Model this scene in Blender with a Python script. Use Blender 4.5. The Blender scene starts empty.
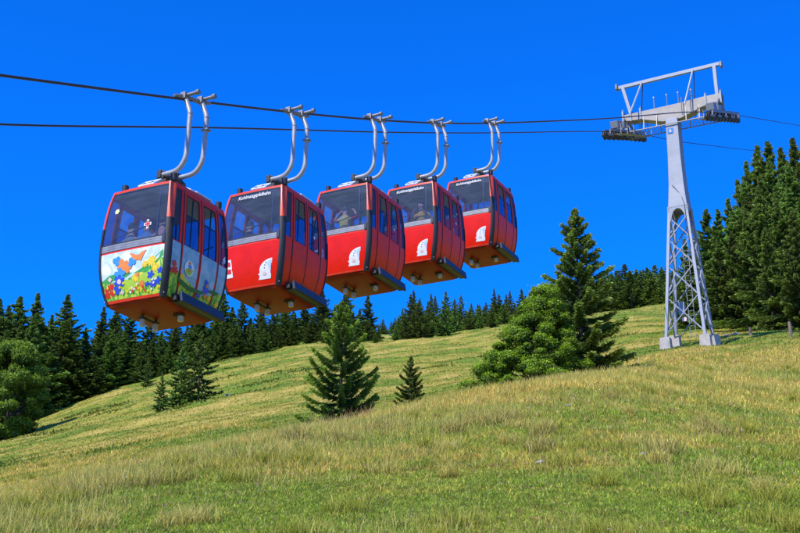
import bpy, bmesh, math, random
import numpy as np
from mathutils import Vector, Matrix

SC = bpy.context.scene
COL = SC.collection
rad = math.radians
random.seed(7)

# ------------------------------------------------------------------ camera and frame of reference
F = 1270.0; TH = rad(19.07); CT, ST = math.cos(TH), math.sin(TH)
cam_d = bpy.data.cameras.new('camera'); cam = bpy.data.objects.new('camera', cam_d); COL.objects.link(cam)
cam_d.sensor_width = 36.0; cam_d.lens = F / 800 * 36; cam_d.clip_start = 0.1; cam_d.clip_end = 9000
cam.rotation_euler = (math.pi / 2 + TH, 0, 0)
SC.camera = cam
SC.view_settings.view_transform = 'Standard'; SC.view_settings.look = 'None'
SC.view_settings.exposure = 0; SC.view_settings.gamma = 1
SC.cycles.max_bounces = 6; SC.cycles.transparent_max_bounces = 16; SC.cycles.diffuse_bounces = 3
SC.cycles.use_denoising = True

def tanel(px, py):
    b = 266.5 - py
    return (F * ST + b * CT) / math.hypot(px - 400, F * CT - b * ST)

AZ = math.atan2(700, F * CT + 439 * ST)                        # heading of the ropeway
DV = Vector((math.sin(AZ), math.cos(AZ), 0)); LV = Vector((-math.cos(AZ), math.sin(AZ), 0))
ROT = math.pi / 2 - AZ
ORG = Vector((-4.54, 23.47, 9.43))                             # roof-corner level of the nearest cabin

# ------------------------------------------------------------------ object helpers
def tag(o, label=None, cat=None, group=None, kind=None):
    if label: o['label'] = label
    if cat: o['category'] = cat
    if group: o['group'] = group
    if kind: o['kind'] = kind
    return o

def empty(name, loc, rz=0, label=None, cat=None, group=None):
    o = bpy.data.objects.new(name, None); COL.objects.link(o)
    o.location = loc; o.rotation_euler = (0, 0, rz)
    return tag(o, label, cat, group)

def link(name, me, mats, parent=None, smooth=False):
    o = bpy.data.objects.new(name, me); COL.objects.link(o)
    if mats is not None and len(me.materials) == 0:
        for m in (mats if isinstance(mats, (list, tuple)) else [mats]): me.materials.append(m)
    if parent is not None: o.parent = parent
    if smooth: me.polygons.foreach_set('use_smooth', [True] * len(me.polygons))
    return o

class MB:
    """collects shapes, links them as one mesh object"""
    def __init__(s): s.v = []; s.f = []; s.m = []; s.mi = 0
    def add(s, vs, fs):
        n = len(s.v); s.v += [tuple(v) for v in vs]
        for f in fs: s.f.append(tuple(i + n for i in f)); s.m.append(s.mi)
        return s
    def box(s, c, d, R=None, taper=1.0):
        vs = []
        for z in (-.5, .5):
            k = taper if z > 0 else 1
            for x, y in ((-.5, -.5), (.5, -.5), (.5, .5), (-.5, .5)):
                p = Vector((x * d[0] * k, y * d[1] * k, z * d[2]))
                if R is not None: p = R @ p
                vs.append(p + Vector(c))
        return s.add(vs, [(3, 2, 1, 0), (4, 5, 6, 7), (0, 1, 5, 4), (1, 2, 6, 5), (2, 3, 7, 6), (3, 0, 4, 7)])
    def bar(s, a, b, w, h=None, w2=None, h2=None, up=(0, 0, 1)):
        a = Vector(a); b = Vector(b); h = h or w; w2 = w2 or w; h2 = h2 or h
        t = (b - a).normalized(); up = Vector(up)
        if abs(t.dot(up)) > .95: up = Vector((1, 0, 0))
        x = t.cross(up).normalized(); y = x.cross(t)
        vs = []
        for p, ww, hh in ((a, w, h), (b, w2, h2)):
            for i, j in ((-1, -1), (1, -1), (1, 1), (-1, 1)):
                vs.append(p + x * i * ww / 2 + y * j * hh / 2)
        return s.add(vs, [(3, 2, 1, 0), (4, 5, 6, 7), (0, 1, 5, 4), (1, 2, 6, 5), (2, 3, 7, 6), (3, 0, 4, 7)])
    def tube(s, pts, r, n=12, cap=True):
        pts = [Vector(p) for p in pts]; rs = r if isinstance(r, (list, tuple)) else [r] * len(pts)
        vs = []; px = None
        for i, p in enumerate(pts):
            t = (pts[min(i + 1, len(pts) - 1)] - pts[max(i - 1, 0)]).normalized()
            if px is None:
                px = t.cross(Vector((0, 0, 1)) if abs(t.z) < .9 else Vector((1, 0, 0))).normalized()
            x = (px - t * px.dot(t)).normalized(); y = t.cross(x); px = x
            for k in range(n):
                a = 2 * math.pi * k / n
                vs.append(p + x * math.cos(a) * rs[i] + y * math.sin(a) * rs[i])
        fs = []
        for i in range(len(pts) - 1):
            for k in range(n):
                k2 = (k + 1) % n
                fs.append((i * n + k, i * n + k2, (i + 1) * n + k2, (i + 1) * n + k))
        if cap:
            fs.append(tuple(reversed(range(n)))); m = (len(pts) - 1) * n; fs.append(tuple(m + k for k in range(n)))
        return s.add(vs, fs)
    def build(s, name, mats, parent=None, smooth=False, bevel=0, auto=None):
        me = bpy.data.meshes.new(name); me.from_pydata(s.v, [], s.f)
        if bevel:
            bm = bmesh.new(); bm.from_mesh(me)
            ed = [e for e in bm.edges if len(e.link_faces) == 2 and e.calc_face_angle(0) > rad(35)]
            bmesh.ops.bevel(bm, geom=ed, offset=bevel, segments=2, affect='EDGES', profile=.6)
            bm.to_mesh(me); bm.free()
        elif any(s.m): me.polygons.foreach_set('material_index', s.m)
        o = link(name, me, mats, parent)
        if smooth: me.shade_smooth() if hasattr(me, 'shade_smooth') else None
        if smooth and auto: me.set_sharp_from_angle(angle=rad(auto))
        return o

def np_mesh(name, V, faces_n, loops, cols=None, attr='col', smooth=False):
    """V (n,3), faces_n array of loop counts, loops flat array"""
    me = bpy.data.meshes.new(name)
    me.vertices.add(len(V)); me.vertices.foreach_set('co', np.asarray(V, np.float32).ravel())
    me.loops.add(len(loops)); me.loops.foreach_set('vertex_index', np.asarray(loops, np.int32))
    st = np.concatenate([[0], np.cumsum(faces_n)[:-1]]).astype(np.int32)
    me.polygons.add(len(faces_n)); me.polygons.foreach_set('loop_start', st)
    try: me.polygons.foreach_set('loop_total', np.asarray(faces_n, np.int32))
    except Exception: pass
    if smooth: me.polygons.foreach_set('use_smooth', np.ones(len(faces_n), bool))
    me.update(calc_edges=True)
    if cols is not None:
        a = me.color_attributes.new(attr, 'FLOAT_COLOR', 'POINT')
        c = np.ones((len(V), 4), np.float32); c[:, :3] = cols
        a.data.foreach_set('color', c.ravel())
    me.validate()
    return me

# ------------------------------------------------------------------ materials
def new_mat(name):
    m = bpy.data.materials.new(name); m.use_nodes = True; nt = m.node_tree
    for n in list(nt.nodes): nt.nodes.remove(n)
    out = nt.nodes.new('ShaderNodeOutputMaterial')
    return m, nt, out

def N(nt, t, **kw):
    n = nt.nodes.new('ShaderNode' + t)
    for k, v in kw.items():
        if k in n.inputs: n.inputs[k].default_value = v
        else: setattr(n, k, v)
    return n

def mixc(nt, fac, a, b, mode='MIX'):
    m = nt.nodes.new('ShaderNodeMix'); m.data_type = 'RGBA'; m.blend_type = mode
    for k, v in ((0, fac), (6, a), (7, b)):
        if isinstance(v, bpy.types.NodeSocket): nt.links.new(v, m.inputs[k])
        else: m.inputs[k].default_value = v if k == 0 else (*v, 1)
    return m.outputs[2]

def noise(nt, scale, detail=4, rough=.6, coord='Object', sc=None, rot=None, dist=0):
    tc = N(nt, 'TexCoord'); v = tc.outputs[coord]
    if sc or rot:
        mp = N(nt, 'Mapping')
        if sc: mp.inputs['Scale'].default_value = sc
        if rot: mp.inputs['Rotation'].default_value = rot
        nt.links.new(v, mp.inputs[0]); v = mp.outputs[0]
    n = N(nt, 'TexNoise', Scale=scale, Detail=detail, Roughness=rough, Distortion=dist)
    nt.links.new(v, n.inputs['Vector'])
    return n.outputs['Fac']

def ramp(nt, fac, stops):
    r = N(nt, 'ValToRGB'); nt.links.new(fac, r.inputs[0]); e = r.color_ramp.elements
    while len(e) < len(stops): e.new(.5)
    for el, (p, c) in zip(e, stops):
        el.position = p; el.color = (*c, 1) if len(c) == 3 else c
    return r.outputs[0]

def paint(name, col, rough=.4, metal=0, var=.18, scale=6, coat=0, bump=0, dirt=None, spec=.5, streak=False):
    m, nt, out = new_mat(name)
    b = N(nt, 'BsdfPrincipled', Roughness=rough, Metallic=metal)
    b.inputs['Coat Weight'].default_value = coat; b.inputs['Coat Roughness'].default_value = .15
    b.inputs['Specular IOR Level'].default_value = spec
    f = noise(nt, scale, 6, .65, sc=(1, 1, .25) if streak else None)
    dk = tuple(c * (1 - var) for c in col); lt = tuple(min(1, c * (1 + var)) for c in col)
    c = ramp(nt, f, [(.3, dk), (.7, lt)])
    if dirt:
        f2 = noise(nt, scale * 3.1, 8, .75)
        g = ramp(nt, f2, [(.52, (0, 0, 0)), (.75, (1, 1, 1))])
        c = mixc(nt, g, c, dirt)
    nt.links.new(c, b.inputs['Base Color'])
    rr = N(nt, 'MapRange'); rr.inputs['To Min'].default_value = max(.05, rough - .12); rr.inputs['To Max'].default_value = min(1, rough + .15)
    nt.links.new(f, rr.inputs[0]); nt.links.new(rr.outputs[0], b.inputs['Roughness'])
    if bump:
        bp = N(nt, 'Bump', Strength=bump, Distance=.02)
        nt.links.new(noise(nt, scale * 8, 5), bp.inputs['Height']); nt.links.new(bp.outputs[0], b.inputs['Normal'])
    nt.links.new(b.outputs[0], out.inputs[0])
    return m

def glass(name, tint, haze, hazecol=(.30, .38, .52), scale=2.2, rough=.03, gl_c=(.9, .95, 1)):
    m, nt, out = new_mat(name)
    tr = N(nt, 'BsdfTransparent'); tr.inputs[0].default_value = (*tint, 1)
    df = N(nt, 'BsdfDiffuse'); df.inputs[0].default_value = (*hazecol, 1)
    gl = N(nt, 'BsdfGlossy'); gl.inputs['Roughness'].default_value = rough
    gl.inputs[0].default_value = (*gl_c, 1)
    # wavy dust haze on the plastic pane, with reflection streaks painted in
    f = noise(nt, scale, 3, .5, sc=(.6, .6, 1.9), rot=(.35, .2, 0), dist=.9)
    h = N(nt, 'MapRange'); h.inputs['From Min'].default_value = .40; h.inputs['From Max'].default_value = .78
    h.inputs['To Min'].default_value = haze * .75; h.inputs['To Max'].default_value = haze * 1.9
    nt.links.new(f, h.inputs[0])
    m1 = N(nt, 'MixShader'); nt.links.new(h.outputs[0], m1.inputs[0]); nt.links.new(tr.outputs[0], m1.inputs[1]); nt.links.new(df.outputs[0], m1.inputs[2])
    fr = N(nt, 'Fresnel', IOR=1.5)
    bp = N(nt, 'Bump', Strength=.05, Distance=.02)
    nt.links.new(noise(nt, 1.6, 1, .4), bp.inputs['Height'])
    nt.links.new(bp.outputs[0], gl.inputs['Normal']); nt.links.new(bp.outputs[0], fr.inputs['Normal'])
    # no total reflection on the inner face of the thin pane
    ge = N(nt, 'NewGeometry'); fo = N(nt, 'Math', operation='SUBTRACT'); fo.inputs[0].default_value = 1.0; nt.links.new(ge.outputs['Backfacing'], fo.inputs[1])
    fm = N(nt, 'Math', operation='MULTIPLY'); nt.links.new(fr.outputs[0], fm.inputs[0]); nt.links.new(fo.outputs[0], fm.inputs[1])
    m2 = N(nt, 'MixShader'); nt.links.new(fm.outputs[0], m2.inputs[0]); nt.links.new(m1.outputs[0], m2.inputs[1]); nt.links.new(gl.outputs[0], m2.inputs[2])
    nt.links.new(m2.outputs[0], out.inputs[0])
    return m

def foliage(name, tint=(1, 1, 1), trans=.3, var=.25):
    m, nt, out = new_mat(name)
    at = N(nt, 'Attribute'); at.attribute_name = 'col'
    oi = N(nt, 'ObjectInfo')
    hs = N(nt, 'HueSaturation')
    r1 = N(nt, 'MapRange'); r1.inputs['To Min'].default_value = 1 - var; r1.inputs['To Max'].default_value = 1 + var
    r2 = N(nt, 'MapRange'); r2.inputs['To Min'].default_value = .480; r2.inputs['To Max'].default_value = .512
    nt.links.new(oi.outputs['Random'], r1.inputs[0]); nt.links.new(oi.outputs['Random'], r2.inputs[0])
    nt.links.new(r1.outputs[0], hs.inputs['Value']); nt.links.new(r2.outputs[0], hs.inputs['Hue'])
    c = mixc(nt, 1.0, at.outputs['Color'], tint, 'MULTIPLY')
    nt.links.new(c, hs.inputs['Color'])
    d = N(nt, 'BsdfDiffuse'); t = N(nt, 'BsdfTranslucent'); g = N(nt, 'BsdfGlossy', Roughness=.45)
    nt.links.new(hs.outputs[0], d.inputs[0]); nt.links.new(hs.outputs[0], t.inputs[0])
    g.inputs[0].default_value = (.6, .65, .6, 1)
    a = N(nt, 'MixShader'); a.inputs[0].default_value = trans
    nt.links.new(d.outputs[0], a.inputs[1]); nt.links.new(t.outputs[0], a.inputs[2])
    b = N(nt, 'MixShader'); b.inputs[0].default_value = .035
    nt.links.new(a.outputs[0], b.inputs[1]); nt.links.new(g.outputs[0], b.inputs[2])
    nt.links.new(b.outputs[0], out.inputs[0])
    return m

M = {}
M['red'] = paint('red_paint', (.80, .014, .0015), .32, var=.10, spec=.22, dirt=(.58, .016, .006), bump=.03, scale=2.5)
M['red_rim'] = paint('red_rim_paint', (.80, .05, .025), .35, var=.12, spec=.25)
M['door_red'] = paint('door_red_paint', (.92, .034, .005), .38, var=.14, scale=3, spec=.2, dirt=(.55, .03, .010), bump=.03)
M['orange'] = paint('orange_red_paint', (.80, .075, .025), .4, var=.08, scale=4)
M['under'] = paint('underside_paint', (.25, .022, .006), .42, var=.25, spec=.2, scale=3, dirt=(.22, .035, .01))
M['rubber'] = paint('black_rubber', (.018, .02, .026), .6, var=.3)
M['navy'] = paint('navy_plastic', (.02, .028, .05), .45, var=.25)
M['alu'] = paint('brushed_aluminium', (.27, .275, .28), .45, metal=.35, var=.2, scale=5, streak=True)
M['galv'] = paint('galvanised_steel', (.26, .285, .33), .5, metal=.25, var=.14, scale=1.6, dirt=(.21, .22, .235), bump=.1)
M['galv_arm'] = paint('galvanised_hanger', (.38, .38, .38), .42, metal=.25, var=.16, scale=7, dirt=(.30, .26, .22))
M['steel'] = paint('dull_steel', (.25, .24, .23), .5, metal=.4, var=.3, scale=20, dirt=(.16, .12, .09))
M['rust'] = paint('weathered_beam', (.33, .31, .28), .55, metal=.15, var=.2, scale=1.6, dirt=(.30, .20, .11), bump=.1)
M['dark'] = paint('dark_machinery', (.035, .033, .03), .6, var=.5, scale=15)
M['rope'] = paint('steel_rope', (.045, .042, .045), .5, metal=.3, var=.4, scale=30)
M['roof'] = paint('roof_sheet', (.32, .36, .42), .4, metal=.2, var=.15)
M['white'] = paint('white_paint', (.78, .78, .76), .5, var=.06)
M['strut'] = paint('pale_strut', (.50, .50, .50), .5, var=.1)
M['cell'] = paint('solar_cell', (.02, .04, .16), .15, var=.2, coat=.5)
M['liner'] = paint('cabin_liner', (.62, .61, .46), .7, var=.1)
M['bench'] = paint('bench_cushion', (.16, .19, .27), .75, var=.2)
M['foot'] = paint('buffer_plastic', (.50, .48, .42), .5, var=.25, scale=12)
M['glass'] = glass('tinted_end_window', (.72, .77, .84), .055, (.34, .42, .56), gl_c=(.75, .8, .85))
M['glass_side'] = glass('tinted_side_window', (.50, .56, .70), .04, (.20, .27, .42), gl_c=(.42, .45, .5))
M['glass_clear'] = glass('clear_slider', (.90, .92, .90), .02, gl_c=(.25, .27, .3))
M['concrete'] = paint('concrete', (.44, .40, .35), .85, var=.2, scale=3, dirt=(.30, .25, .20), bump=.5)
M['wood'] = paint('grey_wood', (.20, .15, .11), .85, var=.35, scale=8, bump=.4)
M['bark'] = paint('spruce_bark', (.085, .06, .045), .9, var=.4, scale=9, bump=.6)
M['stone'] = paint('pale_stone', (.36, .33, .29), .85, var=.3, scale=5, bump=.6)
M['blue_sign'] = paint('blue_sign_plate', (.01, .16, .60), .4, var=.08)
for k, c in dict(f_red=(.72, .02, .01), f_yel=(.90, .62, .02), f_blue=(.02, .07, .60), f_cyan=(.05, .30, .75), f_org=(.85, .25, .03),
                 f_grn=(.05, .36, .06), f_dgrn=(.01, .14, .04), f_lime=(.42, .62, .04), f_white=(.82, .84, .86), f_pale=(.36, .55, .72),
                 f_pink=(.82, .60, .58), f_black=(.02, .02, .03), f_ice=(.50, .66, .90), f_cream=(.72, .66, .30)).items():
    M[k] = paint('print_' + k[2:], c, .4, var=.1, scale=9)

def art_mat(name, sky_lo, sky_hi, zsplit, side):
    """printed meadow picture: pale sky over streaky green and yellow hills"""
    m, nt, out = new_mat(name)
    b = N(nt, 'BsdfPrincipled', Roughness=.35)
    tc = N(nt, 'TexCoord'); sx = N(nt, 'SeparateXYZ'); nt.links.new(tc.outputs['Object'], sx.inputs[0])
    lon = sx.outputs['Y' if side == 'end' else 'X']
    # hill line: z < split + sines
    s1 = N(nt, 'Math', operation='MULTIPLY_ADD'); nt.links.new(lon, s1.inputs[0]); s1.inputs[1].default_value = 4.2; s1.inputs[2].default_value = 4.0
    s2 = N(nt, 'Math', operation='SINE'); nt.links.new(s1.outputs[0], s2.inputs[0])
    s3 = N(nt, 'Math', operation='MULTIPLY_ADD'); nt.links.new(s2.outputs[0], s3.inputs[0]); s3.inputs[1].default_value = .09; s3.inputs[2].default_value = zsplit
    s3b = N(nt, 'Math', operation='MULTIPLY_ADD'); nt.links.new(lon, s3b.inputs[0]); s3b.inputs[1].default_value = -.18 if side == 'end' else .0
    nt.links.new(s3.outputs[0], s3b.inputs[2])
    d = N(nt, 'Math', operation='SUBTRACT'); nt.links.new(sx.outputs['Z'], d.inputs[0]); nt.links.new(s3b.outputs[0], d.inputs[1])
    nz = noise(nt, 7, 3, .6, dist=.5)
    d2 = N(nt, 'Math', operation='MULTIPLY_ADD'); nt.links.new(nz, d2.inputs[0]); d2.inputs[1].default_value = .10; nt.links.new(d.outputs[0], d2.inputs[2])
    mask = N(nt, 'Math', operation='GREATER_THAN'); nt.links.new(d2.outputs[0], mask.inputs[0]); mask.inputs[1].default_value = .05
    hill = ramp(nt, noise(nt, 5, 4, .7, sc=(2.5, 2.5, .7), rot=(.5, .4, 0), dist=1.2), [(.34, (.02, .25, .04)), (.46, (.10, .45, .05)), (.54, (.55, .70, .05)), (.68, (.85, .72, .10))])
    sky = ramp(nt, noise(nt, 4, 3, .6, dist=1), [(.40, sky_lo), (.62, sky_hi)])
    c = mixc(nt, mask.outputs[0], hill, sky)
    nt.links.new(c, b.inputs['Base Color']); nt.links.new(b.outputs[0], out.inputs[0])
    return m
M['art_end'] = art_mat('printed_meadow_end', (.50, .66, .85), (.85, .87, .90), .50, 'end')
M['art_side'] = art_mat('printed_meadow_side', (.22, .42, .52), (.38, .56, .62), .40, 'side')

# ------------------------------------------------------------------ numpy value noise
def _h(ix, iy, s):
    n = (ix.astype(np.int64) * 374761393 + iy.astype(np.int64) * 668265263 + s * 1442695041) & 0xffffffff
    n = ((n ^ (n >> 13)) * 1274126177) & 0xffffffff
    return ((n ^ (n >> 16)) & 0xffff) / 65535.0
def vn(x, y, s=0):
    ix = np.floor(x); iy = np.floor(y); fx = x - ix; fy = y - iy
    fx = fx * fx * (3 - 2 * fx); fy = fy * fy * (3 - 2 * fy)
    a = _h(ix, iy, s); b = _h(ix + 1, iy, s); c = _h(ix, iy + 1, s); d = _h(ix + 1, iy + 1, s)
    return (a * (1 - fx) + b * fx) * (1 - fy) + (c * (1 - fx) + d * fx) * fy
def fbm(x, y, s=0, o=4, g=.5):
    t = 0; a = 1; w = 0
    for i in range(o):
        t = t + a * vn(x * 2 ** i, y * 2 ** i, s + i * 17); w += a; a *= g
    return t / w

# ------------------------------------------------------------------ terrain: heights along bearings from the photographer's knoll
TAB = {
 -500: [(13, 585), (22, 570), (60, 560), (130, 520), (200, 490), (400, 470)],
 -200: [(13, 545), (20, 525), (30, 530), (60, 505), (120, 470), (180, 447), (300, 430)],
 0:    [(12, 522), (18, 502), (27, 512), (50, 485), (100, 450), (150, 431), (200, 422), (320, 405)],
 100:  [(12, 508), (18, 475), (27, 490), (38, 482), (60, 455), (110, 415), (165, 392), (220, 384), (350, 372)],
 200:  [(12, 500), (20, 450), (29, 467), (40, 461), (62, 432), (100, 400), (160, 368), (220, 360), (400, 358)],
 300:  [(12, 498), (23, 430), (33, 449), (46, 441), (70, 408), (115, 370), (175, 345), (240, 340), (400, 346)],
 400:  [(12, 496), (27, 409), (38, 427), (52, 420), (76, 395), (125, 358), (185, 344), (260, 340), (400, 344)],
 480:  [(12, 494), (31, 391), (43, 407), (57, 400), (82, 378), (130, 350), (190, 332), (280, 328), (400, 334)],
 560:  [(12, 492), (35, 379), (47, 393), (60, 387), (84, 362), (130, 335), (200, 319), (300, 319), (400, 320)],
 640:  [(12, 492), (40, 369), (50, 373), (60, 364), (70, 352), (95, 334), (140, 318), (200, 311), (300, 315), (400, 320)],
 700:  [(12, 492), (45, 371), (56, 360), (71, 346), (86, 336), (110, 326), (150, 318), (300, 312)],
 800:  [(12, 498), (30, 412), (52, 366), (70, 342), (90, 329), (130, 318), (300, 300)],
 1000: [(12, 492), (30, 395), (60, 340), (100, 312), (300, 280)],
 1400: [(12, 480), (30, 380), (60, 330), (100, 300), (300, 270)],
}
RG = np.concatenate([[0], np.geomspace(2, 2600, 220)])
PHG = np.radians(np.arange(-60, 60.01, .5))
def _build():
    cols = []; phs = []
    for px in sorted(TAB):
        rr = [0, 9]; zz = [-1.5, 9 * tanel(px, 548)]
        for r, py in TAB[px]: rr.append(r); zz.append(r * tanel(px, py))
        rl, zl = rr[-1], zz[-1]
        rr += [rl * 1.6, 2700]; zz += [zl + rl * .6 * .10, zl + rl * .6 * .10 + (2700 - rl * 1.6) * .01]
        r = np.array(rr, float); z = np.array(zz)
        # monotone cubic slopes
        h = np.diff(r); dl = np.diff(z) / h; m = np.zeros(len(r))
        m[1:-1] = np.where(dl[:-1] * dl[1:] > 0, 2 * dl[:-1] * dl[1:] / (dl[:-1] + dl[1:] + 1e-12), 0); m[0] = dl[0]; m[-1] = dl[-1]
        k = np.clip(np.searchsorted(r, RG) - 1, 0, len(h) - 1); t = (RG - r[k]) / h[k]
        cols.append((2*t**3-3*t**2+1)*z[k] + (t**3-2*t**2+t)*h[k]*m[k] + (-2*t**3+3*t**2)*z[k+1] + (t**3-t**2)*h[k]*m[k+1])
        phs.append(math.atan((px - 400) / 1244))
    cols = np.array(cols); G = np.array([np.interp(PHG, phs, cols[:, j]) for j in range(len(RG))]).T
    ker = np.exp(-.5 * (np.arange(-4, 5) / 1.6) ** 2); ker /= ker.sum()
    Gp = np.pad(G, ((4, 4), (0, 0)), mode='edge')
    return sum(Gp[i:i + len(PHG)] * ker[i] for i in range(9))
ZG = _build()
def smooth(a, b, x):
    t = np.clip((x - a) / (b - a), 0, 1); return t * t * (3 - 2 * t)
def height(x, y):
    x = np.asarray(x, float); y = np.asarray(y, float)
    r = np.hypot(x, y); ph = np.arctan2(x, y)
    u = np.clip((ph - PHG[0]) / (PHG[1] - PHG[0]), 0, len(PHG) - 1.001); i = u.astype(int); fu = u - i
    j = np.clip(np.searchsorted(RG, r) - 1, 0, len(RG) - 2); fr = np.clip((r - RG[j]) / (RG[j + 1] - RG[j]), 0, 1)
    z = (ZG[i, j] * (1 - fr) + ZG[i, j + 1] * fr) * (1 - fu) + (ZG[i + 1, j] * (1 - fr) + ZG[i + 1, j + 1] * fr) * fu
    back = smooth(rad(55), rad(130), np.abs(ph))
    z = z * (1 - back) + (-1.5 - .16 * r + .00004 * r * r) * back
    fade = smooth(3, 12, r)
    z = z + fade * (.22 * (1 + smooth(40, 90, r)) * (fbm(x * .33, y * .33, 3, 2) - .5) + .07 * (1 - smooth(25, 60, r)) * (fbm(x * 1.9, y * 1.9, 9, 2) - .5))
    z = z + smooth(50, 110, r) * (1.3 * (fbm(x * .09, y * .09, 21, 3) - .5))
    return z
def hz(x, y): return float(height(np.array([x]), np.array([y]))[0])
def tone(x, y):
    """0 = green sward, 1 = straw"""
    r = np.hypot(x, y); ph = np.arctan2(x, y)
    # long bands that follow the slope
    a = (x * .80 + y * .60); b = (-x * .60 + y * .80)
    t = .55 * fbm(a * .10, b * .33, 31, 4) + .45 * fbm(x * .55, y * .55, 41, 4)
    crest = np.exp(-((np.log(np.maximum(r, 1)) - np.interp(ph, np.radians([-18, -10, 0, 7, 18]), np.log([15, 20, 26, 34, 48]))) / .34) ** 2)
    t = t + .14 * crest - .10 * np.exp(-((r - 11) / 4.5) ** 2) + .005 * smooth(60, 100, r)
    return np.clip((t - .40) / .27, 0, 1)
C_GREEN = np.array([.20, .29, .028]); C_MID = np.array([.41, .375, .055]); C_STRAW = np.array([.58, .46, .10])
def tonecol(t):
    t = np.asarray(t)[:, None]
    return np.where(t < .5, C_GREEN * (1 - 2 * t) + C_MID * 2 * t, C_MID * (2 - 2 * t) + C_STRAW * (2 * t - 1))

def make_ground():
    ph = np.radians(np.concatenate([np.arange(-180, -24, 3.0), np.arange(-24, 24, .15), np.arange(24, 180, 3.0)]))
    r = np.concatenate([np.geomspace(1.0, 9, 22)[:-1], np.geomspace(9, 260, 760)[:-1], np.geomspace(260, 4000, 40)])
    P, R = np.meshgrid(ph, r, indexing='ij'); X = R * np.sin(P); Y = R * np.cos(P); Z = height(X.ravel(), Y.ravel())
    V = np.stack([X.ravel(), Y.ravel(), Z], 1); V = np.vstack([V, [[0, 0, -1.5]]])
    na, nr = P.shape; i = np.arange(na)[:, None]; j = np.arange(nr - 1)[None, :]; i2 = (i + 1) % na
    q = np.stack([i * nr + j, i * nr + j + 1, i2 * nr + j + 1, i2 * nr + j], -1).reshape(-1, 4)
    ii = np.arange(na); tri = np.stack([np.full(na, len(V) - 1), ii * nr, ((ii + 1) % na) * nr], 1)
    loops = np.concatenate([q.ravel(), tri.ravel()]); fn = np.concatenate([np.full(len(q), 4), np.full(len(tri), 3)])
    me = np_mesh('meadow_ground', V, fn, loops, tonecol(tone(V[:, 0], V[:, 1])), smooth=True)
    m, nt, out = new_mat('meadow_soil_and_grass')
    at = N(nt, 'Attribute'); at.attribute_name = 'col'
    b = N(nt, 'BsdfPrincipled', Roughness=.9); b.inputs['Specular IOR Level'].default_value = .1
    c0 = mixc(nt, 1, at.outputs['Color'], (.86, .86, .95), 'MULTIPLY')
    n1 = noise(nt, 2.6, 8, .75, sc=(1, 1, 1)); n2 = noise(nt, .55, 6, .7); n3 = noise(nt, 11, 4, .7)
    c = mixc(nt, 1, c0, ramp(nt, n1, [(.28, (.66, .70, .62)), (.5, (1, 1, 1)), (.72, (1.22, 1.18, 1.15))]), 'MULTIPLY')
    c = mixc(nt, 1, c, ramp(nt, n3, [(.3, (.68, .72, .68)), (.7, (1.25, 1.22, 1.2))]), 'MULTIPLY')
    dk = ramp(nt, n2, [(.28, (1, 1, 1)), (.40, (0, 0, 0))])
    c = mixc(nt, dk, c, (.19, .24, .02))
    nt.links.new(c, b.inputs['Base Color'])
    bp = N(nt, 'Bump', Strength=.6, Distance=.25); nt.links.new(n1, bp.inputs['Height'])
    nt.links.new(bp.outputs[0], b.inputs['Normal'])
    nt.links.new(b.outputs[0], out.inputs[0])
    tag(link('meadow_ground', me, m), kind='structure')
make_ground()

# ------------------------------------------------------------------ grass blades
rng = np.random.default_rng(11)
M['grass'] = foliage('grass_blades', (1.5, 1.38, 1.35), trans=.38, var=0)
def blades(name, x, y, h, w, col, lean=.5, tipcol=None, label=None):
    n = len(x); z = height(x, y) - .01
    a = rng.uniform(0, 2 * math.pi, n); la = rng.uniform(0, 2 * math.pi, n); lm = rng.uniform(.1, 1, n) * lean * h
    dx, dy = np.cos(a) * w / 2, np.sin(a) * w / 2; lx, ly = np.cos(la) * lm, np.sin(la) * lm
    base = np.stack([x, y, z], 1); o = np.zeros(n)
    side = np.stack([dx, dy, o], 1)
    mid = base + np.stack([lx * .35, ly * .35, h * .55], 1); tip = base + np.stack([lx, ly, h * np.sqrt(np.clip(1 - (lm / h) ** 2 * .4, .2, 1))], 1)
    V = np.stack([base - side, base + side, mid + side * .8, mid - side * .8, tip], 1).reshape(-1, 3)
    k = np.arange(n)[:, None] * 5
    L = np.concatenate([k, k + 1, k + 2, k + 3, k + 3, k + 2, k + 4], 1)
    fn = np.tile([4, 3], n)
    tip_c = col if tipcol is None else tipcol
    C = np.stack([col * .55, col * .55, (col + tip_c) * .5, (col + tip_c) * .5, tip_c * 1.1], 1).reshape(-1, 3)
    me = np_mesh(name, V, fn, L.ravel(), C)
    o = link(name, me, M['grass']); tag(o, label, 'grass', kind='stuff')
    return o
def scatter(n, r0, r1, p0=-130, p1=960):
    n = int(n * 1.12)
    px = rng.uniform(p0, p1, n); ph = np.arctan((px - 400) / 1244); r = np.exp(rng.uniform(math.log(r0), math.log(r1), n))
    return r * np.sin(ph), r * np.cos(ph), r
def turf(n, r0, r1, h0, h1, w0, w1, lean, name, label):
    x, y, r = scatter(n, r0, r1)
    n = len(x); t = np.clip(tone(x, y) - .16 + 1.1 * (fbm(x * 3.5, y * 3.5, 55, 3) - .5) + rng.normal(0, .20, n), 0, 1)
    c = tonecol(t) * np.exp(rng.normal(0, .30, (len(x), 1))) * (.55 + .9 * vn(x * 7, y * 7, 8))[:, None]
    br = (rng.uniform(0, 1, n) < .06)[:, None]; c = np.where(br, np.array([.42, .27, .16]) * rng.uniform(.5, 1.3, (n, 1)), c)
    lf = (rng.uniform(0, 1, n) < .18)[:, None]; c = np.where(lf, np.array([.20, .36, .035]) * rng.uniform(.6, 1.4, (n, 1)), c)
    blades(name, x, y, rng.uniform(h0, h1, n) * (1 + .6 * t) * (1 + r * .02), w0 + r * w1, c, lean, label=label)
turf(420000, 7.5, 27, .012, .042, .0035, .00045, 1.3, 'short_turf', 'short mottled green turf of the nearest slope')
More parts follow.
